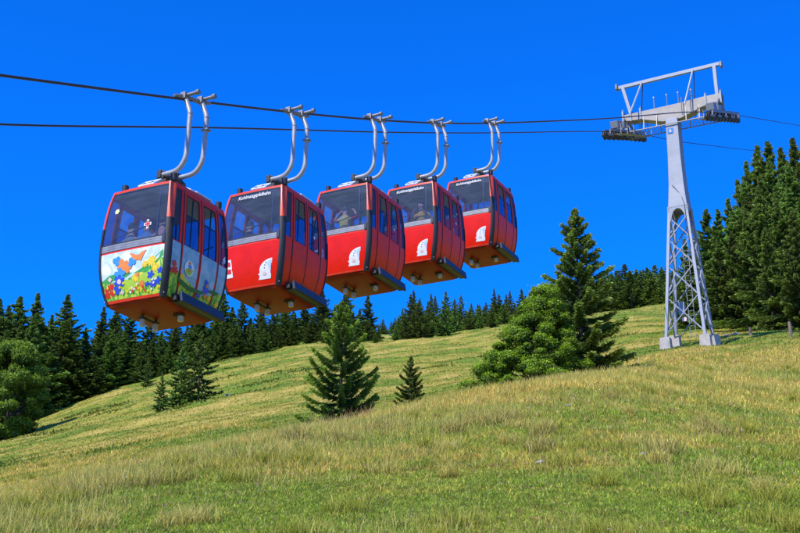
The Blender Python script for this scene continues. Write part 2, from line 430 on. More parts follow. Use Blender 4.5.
turf(330000, 14, 66, .02, .07, .003, .00035, 1.0, 'meadow_grass', 'green and straw meadow grass covering the middle of the near slope')
# taller dry stalks, thick on the crest
x, y, r = scatter(420000, 8, 70)
ph = np.arctan2(x, y); cr_ = np.exp(np.interp(ph, np.radians([-18, -10, 0, 7, 18]), np.log([15, 20, 26, 34, 46])))
near = np.clip(1 - np.abs(np.log(r / cr_)) / .60, 0, 1)
dens = .62 * near * (.08 + .92 * smooth(.44, .60, fbm(x * .30, y * .30, 71, 4))) + .10 * smooth(.5, .62, fbm(x * .8, y * .8, 77, 2))
keep = rng.uniform(0, 1, len(x)) < dens
x, y, r = x[keep], y[keep], r[keep]
hue = vn(x * 1.3, y * 1.3, 5)[:, None]
c = (np.array([.26, .33, .045]) * (1 - hue) + np.array([.46, .40, .08]) * hue) * rng.uniform(.6, 1.2, (len(x), 1))
tc_ = (np.array([.44, .50, .08]) * (1 - hue) + np.array([.62, .54, .15]) * hue) * rng.uniform(.6, 1.2, (len(x), 1))
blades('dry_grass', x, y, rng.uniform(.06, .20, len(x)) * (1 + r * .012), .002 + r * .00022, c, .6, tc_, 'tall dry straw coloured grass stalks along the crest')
# reddish seeding weeds round the foot of the young spruce
px_ = rng.uniform(296, 372, 260); r = rng.uniform(23.0, 26.5, 260); ph = np.arctan((px_ - 400) / 1244); x, y = r * np.sin(ph), r * np.cos(ph)
c = np.array([.26, .16, .07]) * rng.uniform(.6, 1.4, (260, 1))
blades('seeding_weeds', x, y, rng.uniform(.12, .50, 260) * rng.uniform(.5, 1, 260), np.full(260, .010), c, .6, c * 1.2, 'tall reddish brown seeding weeds at the foot of the young spruce')
# tussocks
cx, cy, cr = scatter(150, 9, 60)
ex = np.array([(508, 19.5), (497, 19.2), (477, 19.8), (542, 17.5), (538, 15.4), (705, 19.5), (712, 19.2), (298, 19.0), (340, 18.2), (385, 20.0), (452, 18.6), (610, 24.5), (250, 15.5), (160, 13.8), (90, 13.0), (660, 14.5)])
exp_ = np.arctan((ex[:, 0] - 400) / 1244); big = np.concatenate([np.zeros(len(cx)), np.ones(len(ex))])[:, None]
cx = np.concatenate([cx, ex[:, 1] * np.sin(exp_)]); cy = np.concatenate([cy, ex[:, 1] * np.cos(exp_)])
per = 260
rr_ = rng.uniform(0, 1, (len(cx), per)) ** .7 * (rng.uniform(.08, .22, (len(cx), 1)) + .10 * big); aa = rng.uniform(0, 6.283, (len(cx), per)); rr_ *= np.where(rng.uniform(0, 1, (len(cx), 1)) < .3, 1.7, 1.0)
x = (cx[:, None] + rr_ * np.cos(aa)).ravel(); y = (cy[:, None] + rr_ * np.sin(aa)).ravel(); r = np.hypot(x, y)
kind = (rng.uniform(0, 1, len(cx)) < .68)[:, None].repeat(per, 1).ravel()[:, None]
bigr = (big > 0).repeat(per, 1).ravel(); kind = kind & ~bigr[:, None]
c = np.where(kind, np.array([.17, .24, .02]), np.array([.32, .34, .05])) * rng.uniform(.6, 1.3, (len(x), 1))
tc_ = np.where(kind, np.array([.40, .42, .05]), np.array([.58, .55, .13])) * rng.uniform(.7, 1.2, (len(x), 1))
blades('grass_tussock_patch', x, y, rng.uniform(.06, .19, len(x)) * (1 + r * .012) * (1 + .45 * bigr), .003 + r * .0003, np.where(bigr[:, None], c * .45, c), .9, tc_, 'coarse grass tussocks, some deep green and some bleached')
# coarse tufts on the far meadow
x, y, r = scatter(200000, 48, 240, -100, 960)
t = np.clip(tone(x, y) + rng.normal(0, .10, len(x)), 0, 1); c = tonecol(t) * rng.uniform(.58, .78, (len(x), 1))
blades('far_meadow_grass', x, y, rng.uniform(.03, .08, len(x)) * (1 + r * .004), .02 + r * .0006, c, 1.4, label='green and yellow grass on the far hillside meadow')
# low dark bilberry cushions on the far slope
cx, cy, cr = scatter(80, 60, 200, -40, 640)
keepc = fbm(cx * .05, cy * .05, 91, 2) > .47; cx, cy = cx[keepc], cy[keepc]; per = 110
sz = rng.uniform(.4, 1.3, (len(cx), 1)); gx = rng.normal(0, 1, (len(cx), per)) * sz; gy = rng.normal(0, .8, (len(cx), per)) * sz
x = (cx[:, None] + gx).ravel(); y = (cy[:, None] + gy + gx * .25).ravel(); r = np.hypot(x, y)
c = np.array([.13, .18, .018]) * rng.uniform(.5, 1.5, (len(x), 1))
blades('bilberry_ground_cover', x, y, rng.uniform(.08, .26, len(x)), .05 + r * .001, c, 1.0, label='low dark green shrubby ground cover patches on the far meadow')
# tiny white and pink flower heads
x, y, r = scatter(320, 8, 30); z = height(x, y) + rng.uniform(.06, .16, len(x)); s = .004 + r * .0005
V = np.stack([np.stack([x - s, y, z], 1), np.stack([x, y - s, z + s], 1), np.stack([x + s, y, z], 1), np.stack([x, y + s, z + s * .3], 1)], 1).reshape(-1, 3)
k = np.arange(len(x))[:, None] * 4; cc = np.array([[.75, .73, .66], [.80, .60, .06], [.75, .25, .32]])[rng.integers(0, 3, len(x))].repeat(4, 0)
tag(link('meadow_flowers', np_mesh('meadow_flowers', V, np.full(len(x), 4), np.concatenate([k, k+1, k+2, k+3], 1).ravel(), cc), M['grass']), 'tiny white, yellow and pink flower heads scattered in the grass', 'flowers', kind='stuff')

# ------------------------------------------------------------------ cabins
HT = 2.30; RC = .088
ZS = [0, .06, .3, .7, 1.0, 1.4, 1.9, 2.2, HT]
WS = [.70, .725, .79, .845, .862, .85, .81, .78, .745]
LS = [.815, .85, .91, .965, .99, .985, .935, .905, .865]
def cub(z, V):
    return float(np.interp(z, ZSM, V))
ZSM = np.linspace(0, HT, 60)
def _sm(V):
    c = np.polyfit(ZS, V, 5); return np.polyval(c, ZSM)
WSM, LSM = _sm(WS), _sm(LS)
def w_(z): return cub(z, WSM)
def l_(z): return cub(z, LSM)
def S(face, s, z, off=0.0):
    """point on the barrel-shaped cabin skin; face 0 = lower end (-X), 1 = door side (-Y), 2 = upper end, 3 = far side"""
    l, w = l_(z), w_(z)
    bow = .025 * (1 - s * s)
    if face in (0, 2): p = Vector((-(l - .025 + bow + off), -s * (w - RC), z))
    else: p = Vector((s * (l - RC), -(w - .018 + bow * .7 + off), z))
    if face >= 2: p.x, p.y = -p.x, -p.y
    return p
def patch(mb, face, s0, s1, z0, z1, off=0.0, th=.02, nu=8, nz=None):
    nz = nz or max(2, int((z1 - z0) / .14) + 1)
    vs = []; n1 = (nu + 1) * (nz + 1)
    for o in (off, off - th):
        for j in range(nz + 1):
            for i in range(nu + 1):
                vs.append(S(face, s0 + (s1 - s0) * i / nu, z0 + (z1 - z0) * j / nz, o))
    fs = []; W = nu + 1
    for j in range(nz):
        for i in range(nu):
            a = j * W + i; fs.append((a, a + 1, a + W + 1, a + W)); fs.append((n1 + a + W, n1 + a + W + 1, n1 + a + 1, n1 + a))
    for i in range(nu):
        a = i; fs.append((a + 1, a, n1 + a, n1 + a + 1)); a = nz * W + i; fs.append((a, a + 1, n1 + a + 1, n1 + a))
    for j in range(nz):
        a = j * W; fs.append((a, a + W, n1 + a + W, n1 + a)); a = j * W + nu; fs.append((a + W, a, n1 + a, n1 + a + W))
    mb.add(vs, fs); return mb
def ring(mb, face, s0, s1, z0, z1, ws, wz, off, th=.02, wzb=None):
    wzb = wz if wzb is None else wzb
    patch(mb, face, s0, s0 + ws, z0, z1, off, th, nu=2); patch(mb, face, s1 - ws, s1, z0, z1, off, th, nu=2)
    patch(mb, face, s0 + ws, s1 - ws, z1 - wz, z1, off, th, nz=2); patch(mb, face, s0 + ws, s1 - ws, z0, z0 + wzb, off, th, nz=2)
def corner(mb, cx, cy, z0, z1, off, n=6, nz=14):
    """rounded corner post, cx, cy = signs"""
    vs = []; nn = n + 1
    for o in (off, off - .05):
        for j in range(nz + 1):
            z = z0 + (z1 - z0) * j / nz; l, w = l_(z) - .024, w_(z) - .017
            for i in range(nn):
                a = math.pi / 2 * i / n
                vs.append((cx * (l - RC + (RC + o) * math.cos(a)), cy * (w - RC + (RC + o) * math.sin(a)), z))
    n1 = nn * (nz + 1); fs = []
    for j in range(nz):
        for i in range(n):
            a = j * nn + i; fs.append((a, a + 1, a + nn + 1, a + nn)); fs.append((n1 + a + nn, n1 + a + nn + 1, n1 + a + 1, n1 + a))
        a = j * nn; fs.append((a, a + nn, n1 + a + nn, n1 + a)); a += n; fs.append((a + nn, a, n1 + a, n1 + a + nn))
    for i in range(n):
        fs.append((i + 1, i, n1 + i, n1 + i + 1)); a = nz * nn + i; fs.append((a, a + 1, n1 + a + 1, n1 + a))
    mb.add(vs, fs)
def decal(mb, face, s, z, pts, off=.006):
    """flat printed shape: pts in metres around (s,z); fan from the centre"""
    half = (w_(z) if face in (0, 2) else l_(z)) - RC
    vs = [S(face, s, z, off)] + [S(face, s + px / half, z + pz, off) for px, pz in pts]
    n = len(pts); mb.add(vs, [(0, 1 + i, 1 + (i + 1) % n) for i in range(n)])
def petal(n, r, inner=.35, ph=0, sq=1):
    out = []
    for i in range(n * 8):
        a = 2 * math.pi * i / (n * 8); k = inner + (1 - inner) * abs(math.cos(n * a / 2)) ** .7
        out.append((r * k * math.cos(a + ph) * sq, r * k * math.sin(a + ph)))
    return out
def disc(r, n=20, sx=1, sz=1): return [(r * sx * math.cos(2 * math.pi * i / n), r * sz * math.sin(2 * math.pi * i / n)) for i in range(n)]

def font_mesh(body, size, bold=.0, shear=0.0):
    cu = bpy.data.curves.new('lettering', 'FONT'); cu.body = body; cu.size = size; cu.offset = bold; cu.shear = shear
    cu.align_x = 'CENTER'; cu.align_y = 'CENTER'; cu.resolution_u = 2
    o = bpy.data.objects.new('lettering', cu); COL.objects.link(o)
    dg = bpy.context.evaluated_depsgraph_get(); me = bpy.data.meshes.new_from_object(o.evaluated_get(dg))
    bpy.data.objects.remove(o); return me
def wrap_text(me, face, s, z, off, sx=1.0, slope=0.0):
    half = (w_(z) if face in (0, 2) else l_(z)) - RC
    me = me.copy(); me.materials.clear()
    for v in me.vertices: v.co = S(face, s + v.co.x * sx / half, z + v.co.y + slope * v.co.x, off)
    return me
T_NAME = font_mesh('Kohlmaisgipfelbahn', .128, .0012, .12); T_FOUR = font_mesh('4', .20, .004)
SHARED = {}
def shared(key, fn):
    """build a part's mesh once and hand out objects that share it"""
    def put(name, mats, parent, smooth=True, bevel=0):
        k = (key, tuple(m.name for m in (mats if isinstance(mats, (list, tuple)) else [mats])))
        if k not in SHARED:
            mb = MB(); fn(mb); o = mb.build(name, mats, parent, smooth=smooth, bevel=bevel, auto=35); SHARED[k] = o.data; return o
        return link(name, SHARED[k], None, parent)
    return put

ARM_PATH = [(.02, 2.80), (-.12, 2.80), (-.27, 2.81), (-.375, 2.85), (-.45, 2.93), (-.51, 3.04), (-.535, 3.18), (-.54, 3.5), (-.545, 4.0), (-.535, 4.08), (-.50, 4.17), (-.385, 4.43)]
def arm_z(x): return .16 * (x + .27) / .54      # the far arm rides a little higher, along the rising rope
CAB_T = [0, 3.85, 7.70, 11.42, 15.40]
CAB_Z = [9.43, 10.78, 12.27, 13.70, 15.42]
CAB_LABEL = ['nearest gondola cabin printed with a flower meadow picture on its panels',
             'red gondola cabin right behind the printed one, red and white badge on its end panel',
             'middle red gondola cabin with a passenger in a yellow shirt and arms raised',
             'red gondola cabin with white lettering and a passenger in a golden jacket',
             'farthest red gondola cabin, highest on the rope and nearest the lift tower']

def make_cabin(i):
    painted = i == 0
    t = CAB_T[i]; p = Vector((ORG.x, ORG.y, 0)) + DV * t; p.z = CAB_Z[i] - HT
    root = empty('gondola_cabin', p, ROT, CAB_LABEL[i], 'gondola cabin', 'red gondola cabins hanging in a row from the rope')
    # whole cabin swings 2 degrees about the grip
    sw = rad(1.8); piv = Vector((0, 0, 4.5))
    root.rotation_euler = (0, sw, ROT)
    R = Matrix.Rotation(ROT, 3, 'Z') @ Matrix.Rotation(sw, 3, 'Y'); root.location = p + Matrix.Rotation(ROT, 3, 'Z') @ piv - R @ piv
    rp = M['door_red']
    for f in (0, 2):
        pm = M['art_end'] if painted else M['red']
        pan = shared(('endpanel', f), lambda mb, f=f: patch(mb, f, -1, 1, .05, .955, .0, .03, 14))('end_panel', pm, root)
        shared(('endstrip', f), lambda mb, f=f: patch(mb, f, -1, 1, .955, .995, -.006, .02, 12))('panel_trim', M['red_rim'], root)
        shared(('endsill', f), lambda mb, f=f: patch(mb, f, -1, 1, -.0, .05, -.002, .03, 12))('sill', M['red_rim'], root)
        def railfn(mb, f=f):
            for k in range(3): patch(mb, f, -1, 1, .997 + k * .044, 1.036 + k * .044, .006, .03, 12, 1)
            patch(mb, f, -1, 1, .997, 1.128, -.004, .02, 12, 1)
        shared(('rail', f), railfn)('window_rail', M['alu'], root, smooth=False)
        shared(('endglass', f), lambda mb, f=f: patch(mb, f, -.985, .985, 1.13, 2.235, .0, .006, 14))('end_window', M['glass'], root)
        shared(('endgask', f), lambda mb, f=f: ring(mb, f, -1, 1, 1.13, 2.25, .02, .02, .004, .02))('window_seal', M['rubber'], root)
        shared(('endtop', f), lambda mb, f=f: patch(mb, f, -1.0, 1.0, 2.25, HT, .004, .05, 12, 2))('roof_rim', M['red_rim'], root)
        # dark latch box at the right end of the rail and inner mullion seen through the pane
        shared(('latch', f), lambda mb, f=f: patch(mb, f, .90, .985, 1.00, 1.16, .03, .04, 2, 2))('rail_end_cap', M['navy'], root, bevel=0)
        shared(('mull', f), lambda mb, f=f: (patch(mb, f, .66, .70, 1.13, 2.24, -.02, .03, 2)))('mullion', M['navy'], root)
    for cx in (-1, 1):
        for cy in (-1, 1):
            o = shared(('post', cx, cy), lambda mb, cx=cx, cy=cy: corner(mb, cx, cy, 1.50, HT, .012))('corner_post', M['orange'], root)
            shared(('postlow', cx, cy), lambda mb, cx=cx, cy=cy: corner(mb, cx, cy, -.02, 1.50, .016))('rubber_strip', M['rubber'], o)
            def capfn(mb, cx=cx, cy=cy):
                x = cx * (.80 if cx < 0 else .72); y = cy * (.70 if cx < 0 else .66)
                if cx < 0 and cy > 0: x, y = -.74, .52
                mb.tube([(x, y, HT - .02), (x, y, HT + .005), (x, y, HT + .012), (x, y, HT + .155), (x, y, HT + .165)], [.05, .05, .066, .066, .055], 16)
            shared(('cap', cx, cy), capfn)('roof_buffer', M['rubber'], root)
    sm = M['art_side'] if painted else rp
    for f in (1, 3):
        def strip(mb, a, b, f=f):
            patch(mb, f, a, b, .03, 1.06, 0, .03, 3)
        for a, b, nm in ((-1, -.665, 'front'), (.665, 1, 'rear')):
            shared(('strip', f, nm), lambda mb, a=a, b=b, f=f: patch(mb, f, a, b, .03, 1.06, 0, .03, 4))('side_panel', sm, root)
            g0, g1 = (-.985, -.745) if a < 0 else (.715, .975)
            def sg(mb, f=f, g0=g0, g1=g1, a=a, b=b):
                patch(mb, f, g0, g1, 1.075, 2.17, .0, .006, 3)
            shared(('stripglass', f, nm), sg)('side_window', M['glass_side'], root)
            def sf(mb, f=f, g0=g0, g1=g1, a=a, b=b):
                if g0 - a > .005: patch(mb, f, a, g0, 1.06, 2.19, .002, .03, 2)
                if b - g1 > .005: patch(mb, f, g1, b, 1.06, 2.19, .002, .03, 2)
                patch(mb, f, g0, g1, 1.06, 1.075, .002, .03, 2); patch(mb, f, g0, g1, 2.17, 2.19, .002, .03, 2)
            shared(('stripframe', f, nm), sf)('side_frame', M['door_red'], root)
        shared(('sidetop', f), lambda mb, f=f: patch(mb, f, -1, 1, 2.195, HT, .006, .05, 12, 2))('roof_rim', M['red_rim'], root)
        for gq in (-.653, 0, .653):
            shared(('gaps', f, gq), lambda mb, f=f, g=gq: patch(mb, f, g - .011, g + .011, .02, 2.195, .010, .05, 1))('door_seal', M['rubber'], root)
        for s0, s1 in ((-.640, -.013), (.013, .640)):
            key = 'L' if s0 < 0 else 'R'
            def door(mb, f=f, s0=s0, s1=s1):
                patch(mb, f, s0, s1, .03, 1.07, .004, .03, 6)
                mb.mi = 1 if painted else 0
                ring(mb, f, s0, s1, 1.07, 2.19, .082, .07, .004, .03, .01)
                mb.mi = 0
            d = shared(('door', f, key, painted), door)('door', [sm, rp] if painted else rp, root)
            a, b = s0 + .082, s1 - .082
            shared(('dglassL', f, key), lambda mb, f=f, a=a, b=b: patch(mb, f, a, b, 1.08, 1.70, -.004, .006, 4))('lower_pane', M['glass_side'], d)
            shared(('dglassU', f, key), lambda mb, f=f, a=a, b=b: patch(mb, f, a, b, 1.72, 2.12, -.012, .006, 4))('upper_pane', M['glass_clear'], d)
            shared(('dbar', f, key), lambda mb, f=f, a=a, b=b: patch(mb, f, a, b, 1.695, 1.722, -.002, .02, 4, 1))('pane_bar', M['navy'], d)
            shared(('dseal', f, key), lambda mb, f=f, a=a, b=b: ring(mb, f, a - .012, b + .012, 1.072, 2.128, .016, .012, .007, .02))('window_seal', M['rubber'], d)
            if painted:
                # the dark edging drawn around each printed door leaf
                shared(('dedge', f, key), lambda mb, f=f, s0=s0, s1=s1: (patch(mb, f, s0, s0 + .035, .03, 1.07, .007, .005, 1), patch(mb, f, s1 - .03, s1, .03, 1.07, .007, .005, 1)))('red_edging', rp, d)
        if i in (1, 2, 3):
            mb = MB(); decal(mb, f, .33, 1.42, disc(.035), .004); mb.build('sticker', M['white'], root)
    # step rail under the doors (door side) and its brackets
    def step(mb):
        R_ = Matrix.Rotation(rad(-12), 3, 'X')
        mb.box((.12, -.90, .02), (1.36, .06, .19), R_); mb.box((.12, -.82, -.05), (1.30, .14, .03))
    shared('step', step)('step_bumper', M['navy'], root, smooth=False, bevel=.012)
    shared('mech', lambda mb: (mb.box((-.52, -.76, .03), (.16, .09, .12)), mb.box((-.60, -.80, -.01), (.06, .10, .07)), mb.box((.0, -.74, -.045), (1.1, .05, .05))))('door_mechanism', M['dark'], root, smooth=False)
    # floor tub
    def tub(mb):
        pr = []
        for z, k in ((.02, 0.0), (-.05, .03), (-.085, .10)):
            l, w = l_(0) - .03 - k, w_(0) - .03 - k; c = .06; pts = []
            for sx, sy, a0 in ((1, 1, 0), (-1, 1, 90), (-1, -1, 180), (1, -1, 270)):
                for q in range(5):
                    a = rad(a0 + q * 22.5); pts.append((sx * (l - c) + c * math.cos(a), sy * (w - c) + c * math.sin(a), z))
            pr.append(pts)
        n = len(pr[0]); vs = [v for p_ in pr for v in p_]; fs = []
        for j in range(2):
            for q in range(n): q2 = (q + 1) % n; fs.append((j * n + q2, j * n + q, (j + 1) * n + q, (j + 1) * n + q2))
        fs.append(tuple(range(n))); fs.append(tuple(2 * n + q for q in reversed(range(n))))
        mb.add(vs, fs)
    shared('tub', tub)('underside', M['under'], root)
    for x, y in ((-.24, .22), (.11, .18), (.0, -.50)):
        k = 1.0 if y > 0 else .78
        ft = shared(('foot', x), lambda mb, x=x, y=y, k=k: mb.tube([(x, y, -.17 * k), (x, y, -.19 * k), (x, y, -.31 * k), (x, y, -.32 * k)], [.04, .055, .058, .045], 16))('foot_buffer', M['foot'], root)
        shared(('stem', x), lambda mb, x=x, y=y, k=k: (mb.tube([(x, y, -.06), (x, y, -.18 * k)], .028, 10), mb.box((x, y, -.15 * k), (.13, .12, .02))))('buffer_stem', M['dark'], ft, smooth=False)
    shared('brk', lambda mb: (mb.box((-.065, .20, -.155), (.42, .05, .035)), mb.box((.02, -.44, -.11), (.12, .18, .05))))('buffer_bracket', M['dark'], root, smooth=False)
    # roof dome, frame and solar panels
    def dome(mb):
        n = 12; vs = []
        for j in range(n + 1):
            for k in range(n + 1):
                u, v = k / n * 2 - 1, j / n * 2 - 1
                vs.append((u * (l_(HT) - .03), v * (w_(HT) - .03), HT - .01 + .17 * (1 - u ** 4) ** .8 * (1 - v ** 4) ** .8))
        W = n + 1; mb.add(vs, [(j * W + k, j * W + k + 1, (j + 1) * W + k + 1, (j + 1) * W + k) for j in range(n) for k in range(n)])
    shared('dome', dome)('roof', M['roof'], root)
    for sx, sy, tx, ty in ((-.50, .12, 0, -1), (.36, -.44, 1, 0)):
        Rp = Matrix.Rotation(rad(-38 if ty else 0), 3, 'Y') if ty else Matrix.Rotation(rad(28), 3, 'X')
        base = Vector((sx, sy, HT + (.24 if ty else .22)))
        pn = shared(('solar', sx), lambda mb, base=base, Rp=Rp: mb.box(base, (.24, .36, .015) if Rp[0][2] else (.50, .26, .015), Rp))('roof_panel', M['cell'], root, smooth=False)
        def fr(mb, base=base, Rp=Rp):
            a, b = (.13, .19) if Rp[0][2] else (.26, .14)
            for p0, p1 in (((-a, -b), (a, -b)), ((a, -b), (a, b)), ((a, b), (-a, b)), ((-a, b), (-a, -b)), ((-a, 0), (a, 0))):
                mb.bar(base + Rp @ Vector((*p0, .012)), base + Rp @ Vector((*p1, .012)), .024)
            for q in (-.8, .8):
                e = base + Rp @ Vector((a * .8, b * q, 0)); mb.bar(e, (e.x, e.y, HT + .05), .02)
        shared(('solarframe', sx), fr)('panel_frame', M['white'], pn, smooth=False)
    # pivot block and the two bent hanger arms, grips
    def pivot(mb):
        mb.box((0, .0, 2.62), (.62, .20, .14)); mb.box((0, .0, HT + .2), (.5, .34, .14), None, .8)
        mb.tube([(-.27, .03, 2.79), (.33, .03, 2.86)], .075, 12)
        for x in (-.26, .32): mb.tube([(x, .03, 2.80 + .03 * x), (x * 1.2, .03, 2.80 + .03 * x)], .10, 12)
        for x in (-.27, .27): mb.box((x, .06, 2.80 + arm_z(x)), (.15, .10, .17))
    shared('pivot', pivot)('pivot_block', M['dark'], root, smooth=False, bevel=.01)
    for x in (-.27, .27):
        pts = [(x, y, z + arm_z(x)) for y, z in ARM_PATH]
        # refine
        fine = []
        for k in range(len(pts) - 1):
            a, b = Vector(pts[k]), Vector(pts[k + 1])
            for q in range(3): fine.append(a.lerp(b, q / 3))
        fine.append(Vector(pts[-1]))
        for _ in range(2): fine = [fine[0]] + [(fine[k - 1] + fine[k] * 2 + fine[k + 1]) / 4 for k in range(1, len(fine) - 1)] + [fine[-1]]
        a = shared(('arm', x), lambda mb, fine=fine: mb.tube(fine, .051, 14))('hanger_arm', M['galv_arm'], root)
        def coll(mb, x=x):
            dz = arm_z(x)
            mb.tube([(x, -.545, 4.02 + dz), (x, -.55, 4.035 + dz)], .055, 14)
        shared(('collar', x), coll)('arm_collar', M['steel'], a, smooth=False)
        if x > 0: shared(('stop', x), lambda mb, x=x: mb.box((x, -.55, 3.74 + arm_z(x)), (.14, .17, .025)))('stop_plate', M['alu'], a, smooth=False)
        def grip(mb, x=x):
            z = 4.47 + arm_z(x)
            mb.box((x, -.38, z - .02), (.16, .12, .14)); mb.tube([(x, -.32, z), (x, -.70, z + .01)], .036, 12)
            mb.tube([(x, -.66, z + .008), (x, -.73, z + .012)], .054, 12)
            mb.tube([(x - .34, -.38, z - .045 - .11), (x - .12, -.38, z - .045 - .03)], [.03, .055], 10)
            mb.tube([(x + .10, -.38, z - .03 + .02), (x + .30, -.38, z - .03 + .10)], [.055, .03], 10)
        shared(('grip', x), grip)('cable_grip', M['steel'], a, smooth=False, bevel=.006)
    # inside
    shared('liner', lambda mb: mb.box((0, 0, 2.215), (1.66, 1.40, .02)))('ceiling_liner', M['liner'], root, smooth=False)
    shared('floor', lambda mb: mb.box((0, 0, .06), (1.62, 1.40, .02)))('cabin_floor', M['foot'], root, smooth=False)
    for sx in (-1, 1):
        shared(('bench', sx), lambda mb, sx=sx: (mb.box((sx * .66, 0, .57), (.42, 1.44, .10)), mb.box((sx * .86, 0, .80), (.06, 1.44, .50))))('bench', M['bench'], root, smooth=False, bevel=.015)
    shared('handrail', lambda mb: [mb.tube([(x, -.62, 1.0), (x, -.62, 2.2)], .015, 8) for x in (-.05, .55)] + [mb.tube([(x, -.55, 1.55), (x, .55, 1.35)], .013, 8) for x in (-.80, .80)])('handrail', M['navy'], root)
    # printing
    if i in (1, 3, 4):
        o = link('lettering', wrap_text(T_NAME, 0, .0, 2.135, .012, .86), M['white'], root)
    if i > 0:
        mb = MB()
        pts = []
        for k in range(15):          # pale hood-shaped badge, flat at the right and at the foot
            a = math.pi * .5 + math.pi * .5 * k / 14
            pts.append((.12 + .27 * math.cos(a), .26 * math.sin(a)))
        pts += [(-.145, -.05), (-.185, -.095), (-.145, -.12), (-.17, -.22), (.12, -.22)]
        pts = [(a * 1.10 - .02, b * .90) for a, b in pts]
        decal(mb, 0, .62, .33, pts, .006); lg = mb.build('hood_emblem', M['f_white'], root)
        mb = MB(); decal(mb, 0, .67, .41, [(.062, -.17), (.062, .13), (-.01, .11), (-.04, .03), (.02, -.03)], .009); mb.build('blue_shade', M['f_ice'], lg)
        mb = MB()
        for sx_, zz in ((.54, .43), (.58, .48), (.53, .37)): decal(mb, 0, sx_, zz, disc(.013, 8), .010)
        mb.build('dark_dots', M['f_black'], lg)
        mb = MB(); decal(mb, 0, .54, .25, disc(.05, 14, 1, .7), .0095); mb.build('pink_dot', M['f_pink'], lg)
        mb = MB(); decal(mb, 0, -.80, .48, [(-.12, -.20), (.12, -.20), (.12, .20), (-.12, .20)], .006); bd = mb.build('flag_badge', M['f_white'], root)
        mb = MB()
        for zz in (.58, .42): decal(mb, 0, -.80, zz, [(-.095, -.05), (.095, -.05), (.095, .05), (-.095, .05)], .009)
        mb.build('flag_stripe', M['f_red'], bd)
    else:
        art = root
        def pr(name, mat, items, f=0):
            for k, (s, z, pts) in enumerate(items):
                lv[0] += 1; mb = MB(); decal(mb, f, s, z, pts, .0015 + .0003 * lv[0]); mb.build(name, M[mat], art)
        rr = random.Random(4)
        lv = [0]
        pr('printed_hill', 'f_grn', [(.62, .58, [(-.42, -.10), (-.2, -.02), (0, .10), (.24, .28), (.25, .16), (.1, .02), (-.1, -.10)]), (-.45, .42, [(-.4, .0), (-.2, .10), (.05, .12), (.35, .08), (.2, .01), (-.1, .02), (-.3, -.05)])])
        pr('printed_hill', 'f_lime', [(-.2, .30, [(-.5, -.06), (-.3, .06), (.0, .09), (.4, .02), (.2, -.08), (-.2, -.1)]), (.5, .38, [(-.4, -.1), (-.1, .06), (.25, .13), (.3, .0), (0, -.12)])])
        pr('printed_red_flower', 'f_red', [(-.80 + rr.uniform(-.14, .16), .14 + .2 * rr.random(), petal(5, .065, ph=rr.random())) for _ in range(8)])
        pr('printed_yellow_flower', 'f_yel', [(.62, .66, petal(9, .11, .5)), (.74, .52, petal(9, .08, .5)), (.15, .38, petal(8, .08, .5)), (.42, .62, petal(8, .07, .5)), (.30, .17, petal(8, .06, .5))])
        pr('printed_orange_flower', 'f_org', [(.34, .26, petal(8, .07, .5)), (.20, .44, petal(7, .05, .5))])
        pr('printed_blue_flower', 'f_blue', [(.62, .40, petal(5, .085, .3)), (.70, .23, petal(5, .085, .3, .6)), (.86, .27, petal(5, .08, .3, .3)), (.90, .46, petal(5, .065, .3, .3)), (.52, .24, petal(5, .055, .3))])
        pr('printed_butterfly', 'f_org', [(.18, .80, [(0, 0), (.10, .07), (.21, .10), (.13, -.02), (.09, -.10), (0, -.06), (-.08, -.10), (-.12, -.01), (-.19, .09), (-.08, .06)]), (.18, .78, disc(.04, 10, .6, 1.6))])
        pr('printed_blossom', 'f_org', [(-.26, .66, petal(4, .15, .45, .4)), (-.12, .61, petal(4, .11, .45, .1))])
        pr('printed_blossom', 'f_cyan', [(-.46, .78, petal(3, .10, .5, .8)), (.02, .70, petal(3, .10, .5, 2.0)), (-.36, .50, petal(5, .14, .5, .3))])
        pr('printed_blossom', 'f_blue', [(-.40, .37, petal(6, .13, .5, .3)), (-.50, .22, petal(3, .09, .4, .2))])
        pr('printed_blossom', 'f_pink', [(-.40, .37, disc(.05, 10)), (-.70, .44, petal(4, .05, .5)), (-.34, .16, petal(4, .045, .5))])
        pr('printed_white_flower', 'f_white', [(-.9 + 1.8 * rr.random(), .12 + .22 * rr.random(), petal(6, .026, .4)) for _ in range(9)])
        pr('printed_yellow_flower', 'f_yel', [(-.9 + 1.8 * rr.random(), .10 + .30 * rr.random(), petal(6, .030, .4)) for _ in range(10)])
        pr('printed_red_flower', 'f_red', [(.0 + .5 * rr.random(), .12 + .14 * rr.random(), petal(5, .028, .4)) for _ in range(4)])
        # door side: round emblem, flowers and butterfly
        pr('round_emblem', 'f_white', [(-.36, .66, disc(.155, 24, .9, 1.0))], 1)
        pr('emblem_meadow', 'f_lime', [(-.36, .66, [(-.12, -.06), (-.05, .0), (.06, .02), (.12, -.02), (.07, -.11), (0, -.14), (-.08, -.11)])], 1)
        pr('emblem_flower', 'f_cyan', [(-.35, .70, petal(4, .06, .5))], 1)
        pr('emblem_flower', 'f_org', [(-.36, .76, petal(4, .045, .5)), (-.36, .62, petal(4, .04, .5))], 1)
        pr('printed_red_flower', 'f_red', [(-.86, .62, petal(5, .07)), (-.80, .50, petal(5, .08)), (-.92, .48, petal(5, .06)), (-.56, .34, petal(5, .04))], 1)
        pr('printed_yellow_flower', 'f_yel', [(-.56, .44, petal(8, .075, .5)), (.52, .30, petal(8, .06, .5)), (.86, .25, petal(8, .07, .5))], 1)
        pr('printed_blossom', 'f_blue', [(.34, .42, petal(5, .10, .5)), (.30, .56, petal(3, .06, .5)), (.12, .26, petal(4, .06, .5))], 1)
        pr('printed_blossom', 'f_org', [(.36, .30, petal(4, .06, .5)), (.34, .50, disc(.035, 10))], 1)
